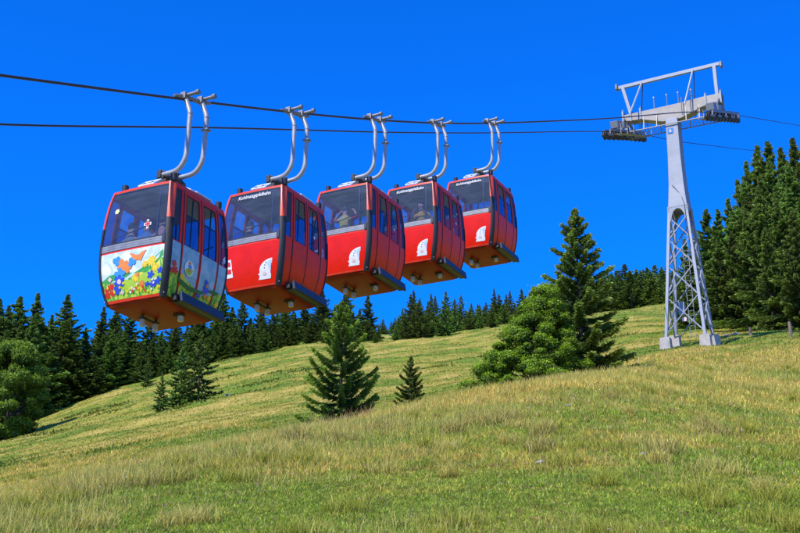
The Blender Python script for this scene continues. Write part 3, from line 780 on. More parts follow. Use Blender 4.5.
        pr('printed_hill', 'f_dgrn', [(-.30, .34, [(-.35, .08), (-.1, .02), (.2, -.03), (.5, .02), (.4, -.05), (0, -.08), (-.3, -.02)]), (.6, .44, [(-.2, -.02), (0, .05), (.2, .04), (.1, -.03)])], 1)
        # stickers on the pane
        mb = MB(); decal(mb, 0, -.66, 1.83, petal(6, .058, .7), .008); mb.build('sticker', M['f_cream'], art)
        cr = [(-.03, .11), (.03, .11), (.03, .035), (.095, .035), (.095, -.035), (.03, -.035), (.03, -.11), (-.03, -.11), (-.03, -.035), (-.095, -.035), (-.095, .035), (-.03, .035)]
        mb = MB(); decal(mb, 0, .42, 1.42, [(a * .86, b * .84) for a, b in cr], .008); ck = mb.build('sticker', M['f_white'], art)
        mb = MB(); decal(mb, 0, .42, 1.42, [(a * .6, b * .6) for a, b in cr], .011); mb.build('sticker_cross', M['f_red'], ck)
        link('cabin_number', wrap_text(T_FOUR, 1, .86, 1.20, .012), M['white'], root)
    return root
cabins = [make_cabin(i) for i in range(5)]

# ------------------------------------------------------------------ ropes
NEARP = Vector((ORG.x, ORG.y, 0)) - LV * .38
def rope(name, base, tz, label):
    ts = np.array([a for a, b in tz], float); zs = np.array([b for a, b in tz], float)
    tt = np.concatenate([np.linspace(ts[0], ts[-1], 260)])
    # gentle smoothing of the measured heights
    z = np.interp(tt, ts, zs)
    for _ in range(30): z[1:-1] = (z[:-2] + 2 * z[1:-1] + z[2:]) / 4
    mb = MB(); mb.tube([base + DV * float(a) + Vector((0, 0, float(b))) for a, b in zip(tt, z)], .027, 8)
    o = mb.build(name, M['rope'], smooth=True); tag(o, label, 'cable', 'haul ropes of the gondola lift')
GZ = [c - HT + 4.49 for c in CAB_Z]
near_tz = [(-45, -3.6), (-25, 3.0), (-14, 6.75), (-5.15, 9.79), (0, GZ[0]), (3.85, GZ[1]), (7.7, GZ[2]), (11.42, GZ[3]), (15.4, GZ[4]), (21.93, 20.5), (26.75, 22.6), (32.67, 25.3), (41.83, 29.5), (46.2, 31.35), (50.5, 33.12), (54.8, 34.85), (65.9, 39.2), (79.4, 44.5), (110, 56), (160, 75)]
rope('haul_rope', NEARP, near_tz, 'steel rope the five cabins hang from, passing in front of the tower shaft')
far_tz = [(-45, -1.5), (-20, 5.5), (-.13, 12.28), (7.1, 15.35), (19.5, 20.3), (29.2, 24.3), (41, 29.3), (46, 31.4), (50.5, 33.2), (55, 34.9), (62, 37.3), (89, 47.4), (112, 56.3), (160, 74)]
rope('haul_rope', NEARP + LV * 6.0, far_tz, 'empty steel rope running below and behind the one with cabins')

# ------------------------------------------------------------------ lift tower
TP = Vector((ORG.x, ORG.y, 0)) - LV * .38 + DV * 50.5 + LV * 3.0; TP.z = 19.35
tw = empty('lift_tower', TP, ROT, 'grey steel lift tower on a lattice foot carrying both ropes', 'lift tower')
ZL = 7.9; ZT = 13.95
def legp(sx, sy, z): k = min(1, z / ZL); return Vector((sx * (1.0 + (.50 - 1.0) * k), sy * (1.12 + (.50 - 1.12) * k), z))
for sx in (-1, 1):
    for sy in (-1, 1):
        z0 = hz(*(TP + DV * sx + LV * sy * 1.12).xy) - TP.z
        mb = MB(); a = legp(sx, sy, z0 + .25); b = legp(sx, sy, ZL + .3)
        mb.bar(a, b, .17, .17); mb.build('leg', M['galv'], tw, bevel=.01)
        mb = MB(); mb.box((sx * 1.02, sy * 1.13, z0 + .14), (.58, .66, .95), None, .86); mb.build('footing', M['concrete'], tw, bevel=.04)
mb = MB(); nb = 4; zz = [.45, 2.65, 4.55, 6.2, 7.6]
for k in range(nb):
    z0, z1 = zz[k], zz[k + 1]
    for (a, b) in (((-1, -1), (-1, 1)), ((1, -1), (1, 1)), ((-1, -1), (1, -1)), ((-1, 1), (1, 1))):
        o_ = .045 * (-1 if a[0] + b[0] < 0 or a[1] + b[1] < 0 else 1)
        mb.bar(legp(*a, z0), legp(*b, z1), .085, .05); mb.bar(legp(*b, z0 + .02) , legp(*a, z1 + .02), .085, .05)
mb.build('cross_bracing', M['galv'], tw)
# gusset collar with the arch, then the tapered box shaft
mb = MB()
def ringsec(z, hx, hy): return [(-hx, -hy, z), (hx, -hy, z), (hx, hy, z), (-hx, hy, z)]
secs = [(ZL + .35, .56, .56), (9.6, .50, .45), (11.4, .46, .385), (ZT, .45, .36)]
vs = [v for s_ in secs for v in ringsec(*s_)]
fs = [(0, 3, 2, 1)]
for k in range(len(secs) - 1):
    for q in range(4): q2 = (q + 1) % 4; fs.append((k * 4 + q, k * 4 + q2, (k + 1) * 4 + q2, (k + 1) * 4 + q))
fs.append(tuple(range((len(secs) - 1) * 4, len(secs) * 4))); mb.add(vs, fs)
mb.build('shaft', M['galv'], tw, bevel=.02)
# side plates with an arched lower edge
mb = MB()
for face in range(4):
    n = 10; top = ZL + .36; hw = .575
    for k in range(n):
        u0, u1 = -1 + 2 * k / n, -1 + 2 * (k + 1) / n
        f0, f1 = [top - .95 + (.78 * math.sqrt(max(0, 1 - (u / .72) ** 2)) if abs(u) < .72 else 0) for u in (u0, u1)]
        q = []
        for u, zb in ((u0, f0), (u1, f1)):
            for z in (zb, top):
                for o_ in (0, .03): q.append((u * hw, -(hw + o_), z))
        R_ = Matrix.Rotation(math.pi / 2 * face, 3, 'Z')
        q = [R_ @ Vector(v) for v in q]
        mb.add(q, [(0, 2, 3, 1), (4, 5, 7, 6), (0, 1, 5, 4), (2, 6, 7, 3), (1, 3, 7, 5), (0, 4, 6, 2)])
for face in range(4):
    R_ = Matrix.Rotation(math.pi / 2 * face, 3, 'Z')
    for u in np.linspace(-.5, .5, 9): mb.box(R_ @ Vector((u, -.615, ZL + .30)), (.035, .035, .035))
    for z in np.linspace(ZL - .5, ZL + .3, 6):
        for u in (-.54, .54): mb.box(R_ @ Vector((u, -.615, z)), (.03, .03, .03))
mb.build('gusset_plate', M['galv'], tw)
# cross beam
mb = MB(); zc = 14.0
prof = [(-3.05, 14.48, 14.98), (-1.9, 14.35, 14.98), (-.55, 13.90, 14.90), (.55, 13.90, 14.88), (1.9, 14.35, 14.86), (3.05, 14.44, 14.84)]
vs = []
for y, zb, zt in prof:
    for x in (-.30, .30):
        vs += [(x, y, zb), (x, y, zt)]
fs = []
for k in range(len(prof) - 1):
    a = k * 4; b = a + 4
    fs += [(a, a + 1, b + 1, b), (a + 2, b + 2, b + 3, a + 3), (a + 1, a + 3, b + 3, b + 1), (a, b, b + 2, a + 2)]
fs += [(0, 2, 3, 1)]; a = (len(prof) - 1) * 4; fs += [(a, a + 1, a + 3, a + 2)]
mb.add(vs, fs); mb.build('cross_beam', M['rust'], tw, bevel=.015)
mb = MB()
for y in (-3.0, -2.1, 1.9, 2.5, 3.0):
    mb.box((0, y, 14.72), (.72, .10, .74)); mb.tube([(-.25, y, 15.1), (-.25, y, 15.22)], .06, 8)
mb.build('beam_clamp', M['galv'], tw)
# catwalk grid below the beam
mb = MB()
for x in (-.55, .55): mb.bar((x, -3.0, 13.55), (x, 3.0, 13.55), .05)
for y in np.linspace(-2.9, 2.9, 30):
    if abs(y) > .4: mb.bar((-.55, y, 13.55), (.55, y, 13.55), .03)
for y in (-1.7, -.9, .9, 1.7):
    mb.bar((-.5, y, 13.55), (-.3, y, 14.5), .04); mb.bar((.5, y, 13.55), (.3, y, 14.5), .04)
mb.build('catwalk', M['steel'], tw)
# maintenance gantry above
mb = MB(); mb.bar((0, -3.2, 17.05), (0, 3.4, 16.9), .16, .21)
gb = mb.build('gantry_beam', M['galv'], tw, bevel=.01)
mb = MB()
for y in (-3.15, 3.35): mb.tube([(-.14, y, 16.78), (-.14, y, 17.1)], .09, 10); mb.box((0, y, 16.95), (.3, .10, .36))
mb.build('pulley_end', M['steel'], gb)
mb = MB(); mb.bar((0, -2.75, 14.9), (0, -2.72, 16.95), .20, .20); mb.build('gantry_post', M['galv'], tw, bevel=.01)
mb = MB(); mb.bar((0, 2.55, 14.9), (0, 2.98, 16.85), .20, .20); mb.build('gantry_post', M['galv'], tw, bevel=.01)
for y0, y1, z1 in ((2.35, 1.75, 16.88), (-1.05, -1.45, 16.98)):
    mb = MB(); mb.bar((-1.2, y0 - .0, 14.3), (-.1, y1, z1), .07); mb.build('light_strut', M['strut'], tw)
    mb = MB(); mb.bar((1.2, y0, 14.3), (.1, y1, z1), .05); mb.build('dark_strut', M['dark'], tw)
for y in (1.15, .35, -.35, -1.15):
    mb = MB(); mb.tube([(.2, y, 14.85), (.2, y, 15.85)], .028, 8); mb.box((.2, y, 15.85), (.08, .08, .10)); mb.build('handrail_post', M['alu'], tw)
# loops beside the beam
mb = MB()
for y in (-.7, -1.25):
    mb = MB(); mb.tube([(-.45, y, 14.0), (-.55, y, 14.4), (-.55, y, 14.9), (-.45, y, 15.15), (-.2, y - .1, 15.2)], .025, 8); mb.build('ladder_hoop', M['steel'], tw)
# ladder on the hidden face, shown through the lattice
mb = MB()
for y in (-.16, .16): mb.bar((.80, y, .6), (.42, y, 8.0), .03)
for k in range(25): mb.bar((.80 - k * .0155, -.16, .7 + k * .3), (.80 - k * .0155, .16, .7 + k * .3), .015)
mb.build('ladder', M['galv'], tw)
mb = MB(); mb.tube([(-.55, .22, 9.6), (-.50, -.25, 8.9), (-.62, -.42, 8.3), (-.8, -.62, 5.5)], .018, 6); mb.build('cable_conduit', M['dark'], tw)
mb = MB(); mb.box((.62, .50, 2.35), (.25, .35, .75)); mb.build('control_box', M['galv'], tw, bevel=.02)
mb = MB(); mb.box((.62, .40, 1.70), (.05, .26, .24)); mb.build('warning_plate', M['f_pink'], tw)
mb = MB(); mb.box((-.475, .10, 13.12), (.02, .34, .34)); sg = mb.build('number_plate', M['blue_sign'], tw)
t6 = font_mesh('6', .30, .004)
for v in t6.vertices: v.co = Vector((-.489, .10 - v.co.x, 13.12 + v.co.y))
link('plate_number', t6, M['white'], sg)
# sheave trains: ten black wheels in five pairs under each rope
slope = math.atan2(34.85 - 31.35, 8.6)
for side, (tz, y0) in enumerate(((near_tz, -3.0), (far_tz, 3.0))):
    tr = bpy.data.objects.new('sheave_train', None); COL.objects.link(tr); tr.parent = tw
    def rz(x): return float(np.interp(50.5 + x, [a for a, b in tz], [b for a, b in tz])) - TP.z
    for k in range(10):
        x = -4.05 + .9 * k; z = rz(x) - .024 - .24
        mb = MB(); mb.tube([(x, y0 - .10, z), (x, y0 - .07, z), (x, y0 - .06, z), (x, y0 + .06, z), (x, y0 + .07, z), (x, y0 + .10, z)], [.27, .285, .245, .245, .285, .27], 20)
        mb.tube([(x, y0 - .17, z), (x, y0 + .22, z)], .06, 8)
        mb.build('sheave', M['dark'], tr)
    for off in (-.17, .19):
        mb = MB()
        for k in range(5):
            xa, xb = -4.05 + 1.8 * k, -4.05 + 1.8 * k + .9
            mb.bar((xa, y0 + off, rz(xa) - .24), (xb, y0 + off, rz(xb) - .24), .03, .13); xm = (xa + xb) / 2
            mb.bar((xm, y0 + off, rz(xm) - .24), (xm, y0 + off, rz(xm) + .05), .04, .12)
        mb.bar((-3.6, y0 + off * 1.15, rz(-3.6) + .06), (3.6, y0 + off * 1.15, rz(3.6) + .06), .04, .16)
        mb.build('rocker_beam', M['steel'], tr)
    s_ = 1 if y0 > 0 else -1
    mb = MB()
    mb.bar((-3.4, y0 - s_ * .55, rz(-3.4) - .28), (3.4, y0 - s_ * .55, rz(3.4) - .28), .34, .04)
    mb.bar((-3.4, y0 - s_ * .72, rz(-3.4) + .45), (3.4, y0 - s_ * .72, rz(3.4) + .45), .03, .03)
    for x in np.linspace(-3.3, 3.3, 6): mb.bar((x, y0 - s_ * .72, rz(x) - .28), (x, y0 - s_ * .72, rz(x) + .45), .028)
    for x in (-1.5, 1.5): mb.bar((x, y0 - s_ * .2, rz(x) + .05), (x * .25, y0 - s_ * .1, 14.6), .10, .10)
    mb.bar((0, y0 - s_ * .22, rz(0) - .1), (0, y0 - s_ * .05, 14.6), .30, .18)
    mb.build('train_walkway', M['steel'], tr)
    mb = MB(); mb.box((-2.3, y0 - s_ * .15, rz(-2.3) + .42), (.9, .45, .42), Matrix.Rotation(-slope, 3, 'Y')); mb.box((-.9, y0 - s_ * .15, rz(-.9) + .36), (.9, .40, .30), Matrix.Rotation(-slope, 3, 'Y')); mb.build('rope_catcher', M['galv'], tr, bevel=.02)

# ------------------------------------------------------------------ passengers
def skinned(edges, verts, radii, root=0, sub=1):
    me = bpy.data.meshes.new('person'); me.from_pydata(verts, edges, []); o = bpy.data.objects.new('person', me); COL.objects.link(o)
    md = o.modifiers.new('s', 'SKIN'); md.use_smooth_shade = True
    for v, r in zip(me.skin_vertices[0].data, radii): v.radius = (r, r) if not isinstance(r, tuple) else r
    for k, v in enumerate(me.skin_vertices[0].data): v.use_root = (k == root)
    s2 = o.modifiers.new('u', 'SUBSURF'); s2.levels = sub; s2.render_levels = sub
    dg = bpy.context.evaluated_depsgraph_get(); m2 = bpy.data.meshes.new_from_object(o.evaluated_get(dg)); bpy.data.objects.remove(o); return m2
def cloth(name, col): return paint(name, col, .8, var=.15, scale=12)
M['skin'] = paint('skin', (.55, .30, .21), .5, var=.08); M['hair'] = paint('brown_hair', (.06, .035, .02), .6, var=.4, scale=30); M['trousers'] = cloth('dark_trousers', (.05, .06, .09))
SHIRTS = {'blue': cloth('blue_shirt', (.12, .25, .50)), 'grey': cloth('grey_shirt', (.30, .30, .32)), 'rose': cloth('rose_shirt', (.55, .25, .22)),
          'yellow': cloth('yellow_shirt', (.85, .62, .10)), 'gold': cloth('golden_jacket', (.75, .42, .05)), 'dark': cloth('dark_shirt', (.05, .05, .07))}
M['red_cloth'] = cloth('red_cloth', (.60, .04, .04))
def person(cab, x, y, face, shirt, label, arms='lap', stand=0.0, sleeve=None, lean=.0):
    """seated (or standing) passenger; face = +1 looks uphill, -1 looks back"""
    f = face; hipz = .70 + stand
    V = [(0, 0, hipz), (.02 * f, 0, hipz + .18), (.01 * f + lean, 0, hipz + .38), (lean, 0, hipz + .50), (.01 * f + lean, 0, hipz + .59), (.03 * f + lean, 0, hipz + .66), (.035 * f + lean, 0, hipz + .76)]
    Rr = [(.15, .12), (.145, .105), (.165, .10), (.09, .075), .052, (.075, .085), (.07, .08)]
    E_ = [(0, 1), (1, 2), (2, 3), (3, 4), (4, 5), (5, 6)]
    n = len(V); hands = []
    for s in (-1, 1):
        a = len(V); V += [(lean, s * .19, hipz + .44)]
        if arms == 'up' : V += [(.06 * f + lean, s * .33, hipz + .50), (.10 * f + lean, s * .22, hipz + .70), (.12 * f + lean, s * .16, hipz + .76)]
        elif arms == 'half': V += [(.04 * f + lean, s * .31, hipz + .26), (.16 * f + lean, s * .20, hipz + .40), (.20 * f + lean, s * .15, hipz + .46)]
        else: V += [(.03 * f + lean, s * .25, hipz + .20), (.24 * f, s * .17, hipz + .12), (.32 * f, s * .13, hipz + .11)]
        Rr += [.062, .048, .036, .030]; E_ += [(2 if False else 3, a), (a, a + 1), (a + 1, a + 2), (a + 2, a + 3)]
        h = len(V); w = Vector(V[a + 3]); d = (w - Vector(V[a + 2])).normalized()
        V += [tuple(w + d * .07)]; Rr += [(.034, .02)]; E_ += [(a + 3, h)]
        for q in range(4):
            k = len(V); side = Vector((0, 1, 0)) * (q - 1.5) * .02; ln = (.06, .072, .068, .052)[q]
            V += [tuple(w + d * .10 + side), tuple(w + d * (.10 + ln) + side + Vector((0, 0, -.012)))]; Rr += [.0095, .007]; E_ += [(h, k), (k, k + 1)]
        k = len(V); V += [tuple(w + d * .06 + Vector((0, -s * .045, .015)))]; Rr += [.010]; E_ += [(a + 3, k)]
    for s in (-1, 1):
        a = len(V)
        if stand > .2: V += [(.0, s * .10, hipz - .08), (.02 * f, s * .11, hipz - .44), (.0, s * .11, .14), (.12 * f, s * .12, .11)]
        else: V += [(.06 * f, s * .10, hipz - .02), (.44 * f, s * .12, hipz - .03), (.46 * f, s * .12, .16), (.60 * f, s * .13, .11)]
        Rr += [.09, .065, .045, .04]; E_ += [(0, a), (a, a + 1), (a + 1, a + 2), (a + 2, a + 3)]
    # face: nose and ears
    k = len(V); V += [(.035 * f + lean + .088 * f, 0, hipz + .70)]; Rr += [.014]; E_ += [(5, k)]
    for s in (-1, 1):
        k = len(V); V += [(.03 * f + lean, s * .082, hipz + .715)]; Rr += [.018]; E_ += [(5, k)]
    me = skinned(E_, V, Rr)
    mats = [M['skin'], SHIRTS[shirt], M['trousers'], sleeve or SHIRTS[shirt]]
    for m_ in mats: me.materials.append(m_)
    for p_ in me.polygons:
        c = p_.center; z = c.z - hipz
        if z > .55 and abs(c.y) < .14 and not (arms == 'up' and c.x * f - lean * f > .11): mi = 0
        elif z < .06 and not (abs(c.y) > .17 and z > 0): mi = 2
        elif abs(c.y) > .20: mi = 3
        else: mi = 1
        if arms == 'up' and z > .56 and abs(c.y) > .1: mi = 0
        if arms == 'lap' and c.x * f > .16 and z > .02: mi = 0
        if arms == 'half' and c.x * f > .13 and z > .2 and z < .55: mi = 0
        p_.material_index = mi
    cb = cabins[cab]
    bpy.context.view_layer.update()
    loc = cb.matrix_world @ Vector((x, y, 0))
    o = bpy.data.objects.new('person', me); COL.objects.link(o); o.location = loc; o.rotation_euler = cb.rotation_euler
    tag(o, label, 'person', 'passengers in the gondola cabins')
    # hair cap
    mb = MB(); vs = []; n1, n2 = 10, 16
    for j in range(n1 + 1):
        for k in range(n2):
            a = 2 * math.pi * k / n2; e = math.pi / 2 - (math.pi * .62) * j / n1
            low = -f * math.cos(a)
            e2 = max(e, -.15 - .55 * max(0, low) ) if low > -.2 else max(e, .45)
            vs.append((lean + .03 * f + (.093 + .004 * math.sin(9 * a)) * math.cos(e2) * math.cos(a), .086 * math.cos(e2) * math.sin(a), hipz + .735 + .118 * math.sin(e2)))
    mb.add(vs, [(j * n2 + k, j * n2 + (k + 1) % n2, (j + 1) * n2 + (k + 1) % n2, (j + 1) * n2 + k) for j in range(n1) for k in range(n2)])
    mb.build('hair', M['hair'], o, smooth=True)
    return o
person(0, -.70, .30, 1, 'grey', 'person in a grey shirt seated left in the printed cabin, back to the window', 'lap', .13)
person(0, -.70, -.08, 1, 'blue', 'person in a blue shirt seated in the middle of the printed cabin', 'lap', .13)
person(0, -.70, -.45, 1, 'rose', 'person in a rose shirt seated right in the printed cabin, by the door', 'lap', .13)
person(1, -.68, .24, 1, 'dark', 'person in dark clothes seated in the second cabin, back to the window', 'lap', .13)
person(2, -.62, .08, 1, 'yellow', 'person in a yellow shirt with red sleeves, arms raised, in the middle cabin', 'up', .36, M['red_cloth'])
person(3, -.60, -.22, -1, 'gold', 'person in a golden jacket behind the window of the fourth cabin', 'half', .32)

# ------------------------------------------------------------------ trees
M['needle'] = foliage('spruce_needles', (2.3, 2.2, 2.6), trans=.24, var=.34)
M['leaf'] = foliage('maple_leaves', trans=.38, var=.1)
def spruce_mesh(H, R, seed, nbr, ntw, tw_len, tw_w, dark, light, low=.04, up=.25, sparse=0, power=.85, jag=.25):
    """branches in whorls; every twig is a narrow drooping spray"""
    g = np.random.default_rng(seed)
    u = (np.arange(nbr) + g.uniform(0, 1, nbr)) / nbr; zt = low + (1 - low) * u ** 1.12
    L = R * np.clip(1 - zt, .004, 1) ** power * g.uniform(1 - jag, 1 + jag * .5, nbr)
    L *= 1 + .18 * np.sin(zt * 43 + seed)            # uneven layers
    L *= np.clip((zt + .05) / .16, .55, 1)
    ang = np.arange(nbr) * 2.39996 + g.normal(0, .3, nbr)
    tilt = -.30 + .95 * zt + g.normal(0, .10, nbr)       # lower branches sag
    z0 = zt * H
    s = np.sort(g.uniform(.02, 1.04, (nbr, ntw)) ** .62, 1)
    hook = up * s ** 2.2
    hx = L[:, None] * s; hz_ = z0[:, None] + L[:, None] * (np.sin(tilt)[:, None] * s * .8 + hook)
    ca, sa = np.cos(ang)[:, None], np.sin(ang)[:, None]
    P = np.stack([hx * ca, hx * sa, hz_], -1)
    side = g.choice([-1, 1], (nbr, ntw)); tl = tw_len * (L[:, None] / R * .82 + .14) * (1.15 - .70 * s) * g.uniform(.6, 1.25, (nbr, ntw))
    th = side * g.uniform(.35, 1.15, (nbr, ntw))
    dz = g.uniform(-.55, .12, (nbr, ntw))
    dirv = np.stack([ca * np.cos(th) - sa * np.sin(th), sa * np.cos(th) + ca * np.sin(th), dz], -1)
    dirv /= np.linalg.norm(dirv, axis=-1, keepdims=True)
    P = P.reshape(-1, 3); dirv = dirv.reshape(-1, 3); tl = tl.ravel()[:, None]; n = len(P)
    rnd = g.normal(0, 1, (n, 3)); rnd[:, 2] *= .6; pw = np.cross(dirv, rnd); pw /= np.linalg.norm(pw, axis=1, keepdims=True)
    w = tw_w * g.uniform(.6, 1.3, (n, 1)) * (.45 + .55 * (L / R)[:, None].repeat(ntw, 1).ravel()[:, None]); P = P + g.normal(0, tw_len * .07, (n, 3))
    A = P; B = P + dirv * tl * .45 + pw * w; C_ = P + dirv * tl + np.array([0, 0, 1]) * tl * -.10; D_ = P + dirv * tl * .45 - pw * w + np.array([0, 0, -.25]) * w
    V = np.stack([A, B, C_, D_], 1).reshape(-1, 3)
    k = np.arange(n)[:, None] * 4; Lp = np.concatenate([k, k + 1, k + 2, k + 3], 1).ravel()
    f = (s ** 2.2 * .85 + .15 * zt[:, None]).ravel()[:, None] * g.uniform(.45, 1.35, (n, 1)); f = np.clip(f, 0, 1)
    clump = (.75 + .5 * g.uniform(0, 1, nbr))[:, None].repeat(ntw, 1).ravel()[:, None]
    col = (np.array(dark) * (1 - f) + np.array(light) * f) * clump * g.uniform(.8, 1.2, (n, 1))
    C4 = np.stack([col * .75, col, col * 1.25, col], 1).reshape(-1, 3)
    return np_mesh('crown', V, np.full(n, 4), Lp, C4), (z0, L, ang, tilt, up)
def trunk_mesh(H, r, info=None, rb=None):
    mb = MB(); mb.tube([(0, 0, -.25), (0, 0, H * .1), (0, 0, H * .5), (0, 0, H * .985)], [r * 1.25, r, r * .6, r * .08], 9)
    if info is not None:
        z0, L, ang, tilt, up = info
        for a in range(len(z0)):
            pts = []
            for s in (0, .35, .7, .95):
                pts.append((L[a] * s * math.cos(ang[a]), L[a] * s * math.sin(ang[a]), z0[a] + L[a] * (math.sin(tilt[a]) * s * .8 + up * s ** 2.2)))
            mb.tube(pts, [rb, rb * .7, rb * .45, rb * .15], 4, cap=False)
    me = bpy.data.meshes.new('trunk'); me.from_pydata(mb.v, [], mb.f); me.polygons.foreach_set('use_smooth', [True] * len(me.polygons)); me.materials.append(M['bark'])
    return me
def place(px, r):
    ph = math.atan((px - 400) / 1244.0); return r * math.sin(ph), r * math.cos(ph)
def top_z(px, py, r): return r * tanel(px, py)
def tip_px(px, py):
    """bearing of a trunk whose tip is seen at (px, py)"""
    return 400 + (px - 400) * 1244.0 / (F * CT - (266.5 - py) * ST)
def tree(name, crown, trunk, Hm, px, r, top, label, group=None, wid=1.0, mat=None, base=None, cat='tree', rz=None):
    x, y = place(px, r); z = hz(x, y) if base is None else base
    h = top_z(px, top, r) - z; k = h / Hm
    o = empty(name, (x, y, z - .05), rz if rz is not None else random.uniform(0, 6.28), label, cat, group); o.scale = (k * wid, k * wid, k)
    link('crown', crown, mat or M['needle'], o); link('trunk', trunk, M['bark'], o)
    return o
DK = (.018, .040, .008); LT = (.075, .140, .032)
# forest variants, 12 m tall
VAR = []
for s in range(7):
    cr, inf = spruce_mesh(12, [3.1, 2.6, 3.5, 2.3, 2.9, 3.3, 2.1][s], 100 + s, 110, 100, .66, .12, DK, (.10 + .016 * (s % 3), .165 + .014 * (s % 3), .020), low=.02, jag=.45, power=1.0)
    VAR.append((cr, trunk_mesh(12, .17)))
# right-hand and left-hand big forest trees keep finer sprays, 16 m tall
VARB = []
for s in range(4):
    cr, inf = spruce_mesh(16, [4.2, 3.6, 4.6, 3.3][s], 200 + s, 180, 170, .85, .10, (.015, .034, .007), (.095, .155, .018), low=.01, jag=.5, up=.16, power=1.06)
    VARB.append((cr, trunk_mesh(16, .24)))

# nearest forest on the right: finer, darker, more pointed
VARR = []
for s in range(4):
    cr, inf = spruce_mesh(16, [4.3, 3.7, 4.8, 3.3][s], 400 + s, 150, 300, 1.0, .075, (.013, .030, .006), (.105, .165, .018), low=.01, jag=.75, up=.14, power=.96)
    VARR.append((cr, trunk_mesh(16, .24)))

# standing alone on the meadow
cr, inf = spruce_mesh(3.6, 1.22, 5, 92, 360, .25, .020, (.022, .046, .007), (.12, .19, .016), low=.03, up=.42, jag=.30, power=.75)
tree('spruce_tree', cr, trunk_mesh(3.6, .055, inf, .014), 3.6, 341, 30, 301, 'young bushy spruce in the middle of the slope with open upturned branches', rz=.4)
cr, inf = spruce_mesh(1.9, .62, 6, 76, 280, .17, .015, (.022, .046, .008), (.10, .16, .016), low=.02, up=.30, jag=.25, power=.85)
tree('spruce_tree', cr, trunk_mesh(1.9, .035, inf, .008), 1.9, 411, 36, 355, 'smallest lone spruce, right of the young bushy one on the grassy crest', rz=1.0)
cr, inf = spruce_mesh(8, 2.35, 8, 125, 430, .55, .036, (.022, .045, .008), (.12, .175, .018), low=.03, up=.22, jag=.26, power=.80)
tree('spruce_tree', cr, trunk_mesh(8, .12, inf, .026), 8, 584, 53, 208, 'tall dark spruce with ragged whorls standing left of the lift tower', rz=2.2)

def leafy_mesh(H, seed, lobes, per, leaf, dark, light):
    """lobes: (x,y,z,r) clumps; leaves fill shells of the clumps"""
    g = np.random.default_rng(seed); Vs = []; Cs = []
    for (lx, ly, lz, lr) in lobes:
        n = per; d = g.normal(0, 1, (n, 3)); d /= np.linalg.norm(d, axis=1, keepdims=True)
        rr = lr * (g.uniform(.25, 1, n) ** .5 + g.normal(0, .20, n) * (g.uniform(0, 1, n) < .6)); P = np.array([lx, ly, lz]) + d * rr[:, None] * np.array([1, 1, .72])
        P[:, 2] -= .10 * lr
        nrm = d + np.array([0, 0, .8]) + g.normal(0, .75, (n, 3)); nrm /= np.linalg.norm(nrm, axis=1, keepdims=True)
        a = np.cross(nrm, g.normal(0, 1, (n, 3))); a /= np.linalg.norm(a, axis=1, keepdims=True); b = np.cross(nrm, a)
        sz = leaf * g.uniform(.6, 1.3, (n, 1))
        Vs.append(np.stack([P - a * sz, P - b * sz * .7 + nrm * sz * .12, P + a * sz, P + b * sz * .7 - nrm * sz * .12], 1).reshape(-1, 3))
        f = np.clip(.45 + .55 * d[:, 2] * (rr / lr) + g.normal(0, .22, n), 0, 1)[:, None] * g.uniform(.75, 1.0)  # highlight on clump tops and shade beneath are put into the leaf colour
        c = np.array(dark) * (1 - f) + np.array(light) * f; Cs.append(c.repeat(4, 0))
    V = np.vstack(Vs); C_ = np.vstack(Cs); n = len(V) // 4; k = np.arange(n)[:, None] * 4
    return np_mesh('crown', V, np.full(n, 4), np.concatenate([k, k+1, k+2, k+3], 1).ravel(), C_)
def limb_trunk(H, r, lobes, step=3):
    mb = MB(); mb.tube([(0, 0, -.2), (0, 0, H * .25), (.05, 0, H * .8)], [r, r * .8, r * .25], 9)
    for k, (x, y, z, lr) in enumerate(lobes[::step]):
        b = Vector((0, 0, max(.05 * H, z * .55))); e = Vector((x, y, z)); mb.tube([b, b.lerp(e, .5) + Vector((0, 0, .04 * H)), e], [r * .35, r * .2, r * .06], 5, cap=False)
    me = bpy.data.meshes.new('trunk'); me.from_pydata(mb.v, [], mb.f); me.materials.append(M['bark']); return me
# bright bush: lop-sided cone of clumps, 4.4 m
g = np.random.default_rng(3); lobes = []
for k in range(280):
    zt = g.uniform(0, 1) ** 1.55; rmax = (1 - zt ** 1.1) * 2.3 + .16; a = g.uniform(0, 6.283); rr = rmax * g.uniform(.45, 1) ** .5
    lobes.append((rr * math.cos(a) + .15 * zt, rr * math.sin(a), .16 + zt * 4.1, g.uniform(.16, .40)))
# in world axes: shift the peak to the right
lobes = [(x + .75 * (z / 4.4) - .15, y, z, r) for x, y, z, r in lobes]
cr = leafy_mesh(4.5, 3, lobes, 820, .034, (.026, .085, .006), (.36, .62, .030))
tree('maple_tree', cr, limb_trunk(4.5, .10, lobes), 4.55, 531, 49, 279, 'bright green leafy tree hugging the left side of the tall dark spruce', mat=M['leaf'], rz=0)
# left edge broadleaf
lobes = []
for k in range(170):
    zt = g.uniform(0, 1); rmax = 3.6 * math.sqrt(max(0, 1 - (2 * zt - .92) ** 2 * .85)); a = g.uniform(0, 6.283); rr = rmax * g.uniform(.35, 1) ** .5
    lobes.append((rr * math.cos(a), rr * math.sin(a), 0.4 + zt * 8.8, g.uniform(.5, 1.0)))
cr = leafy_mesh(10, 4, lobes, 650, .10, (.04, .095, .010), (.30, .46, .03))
tree('maple_tree', cr, limb_trunk(10, .26, lobes), 10, 10, 118, 336, 'broad leafy tree at the left edge, sunlit yellow green on top', mat=M['leaf'], rz=0, wid=.88)

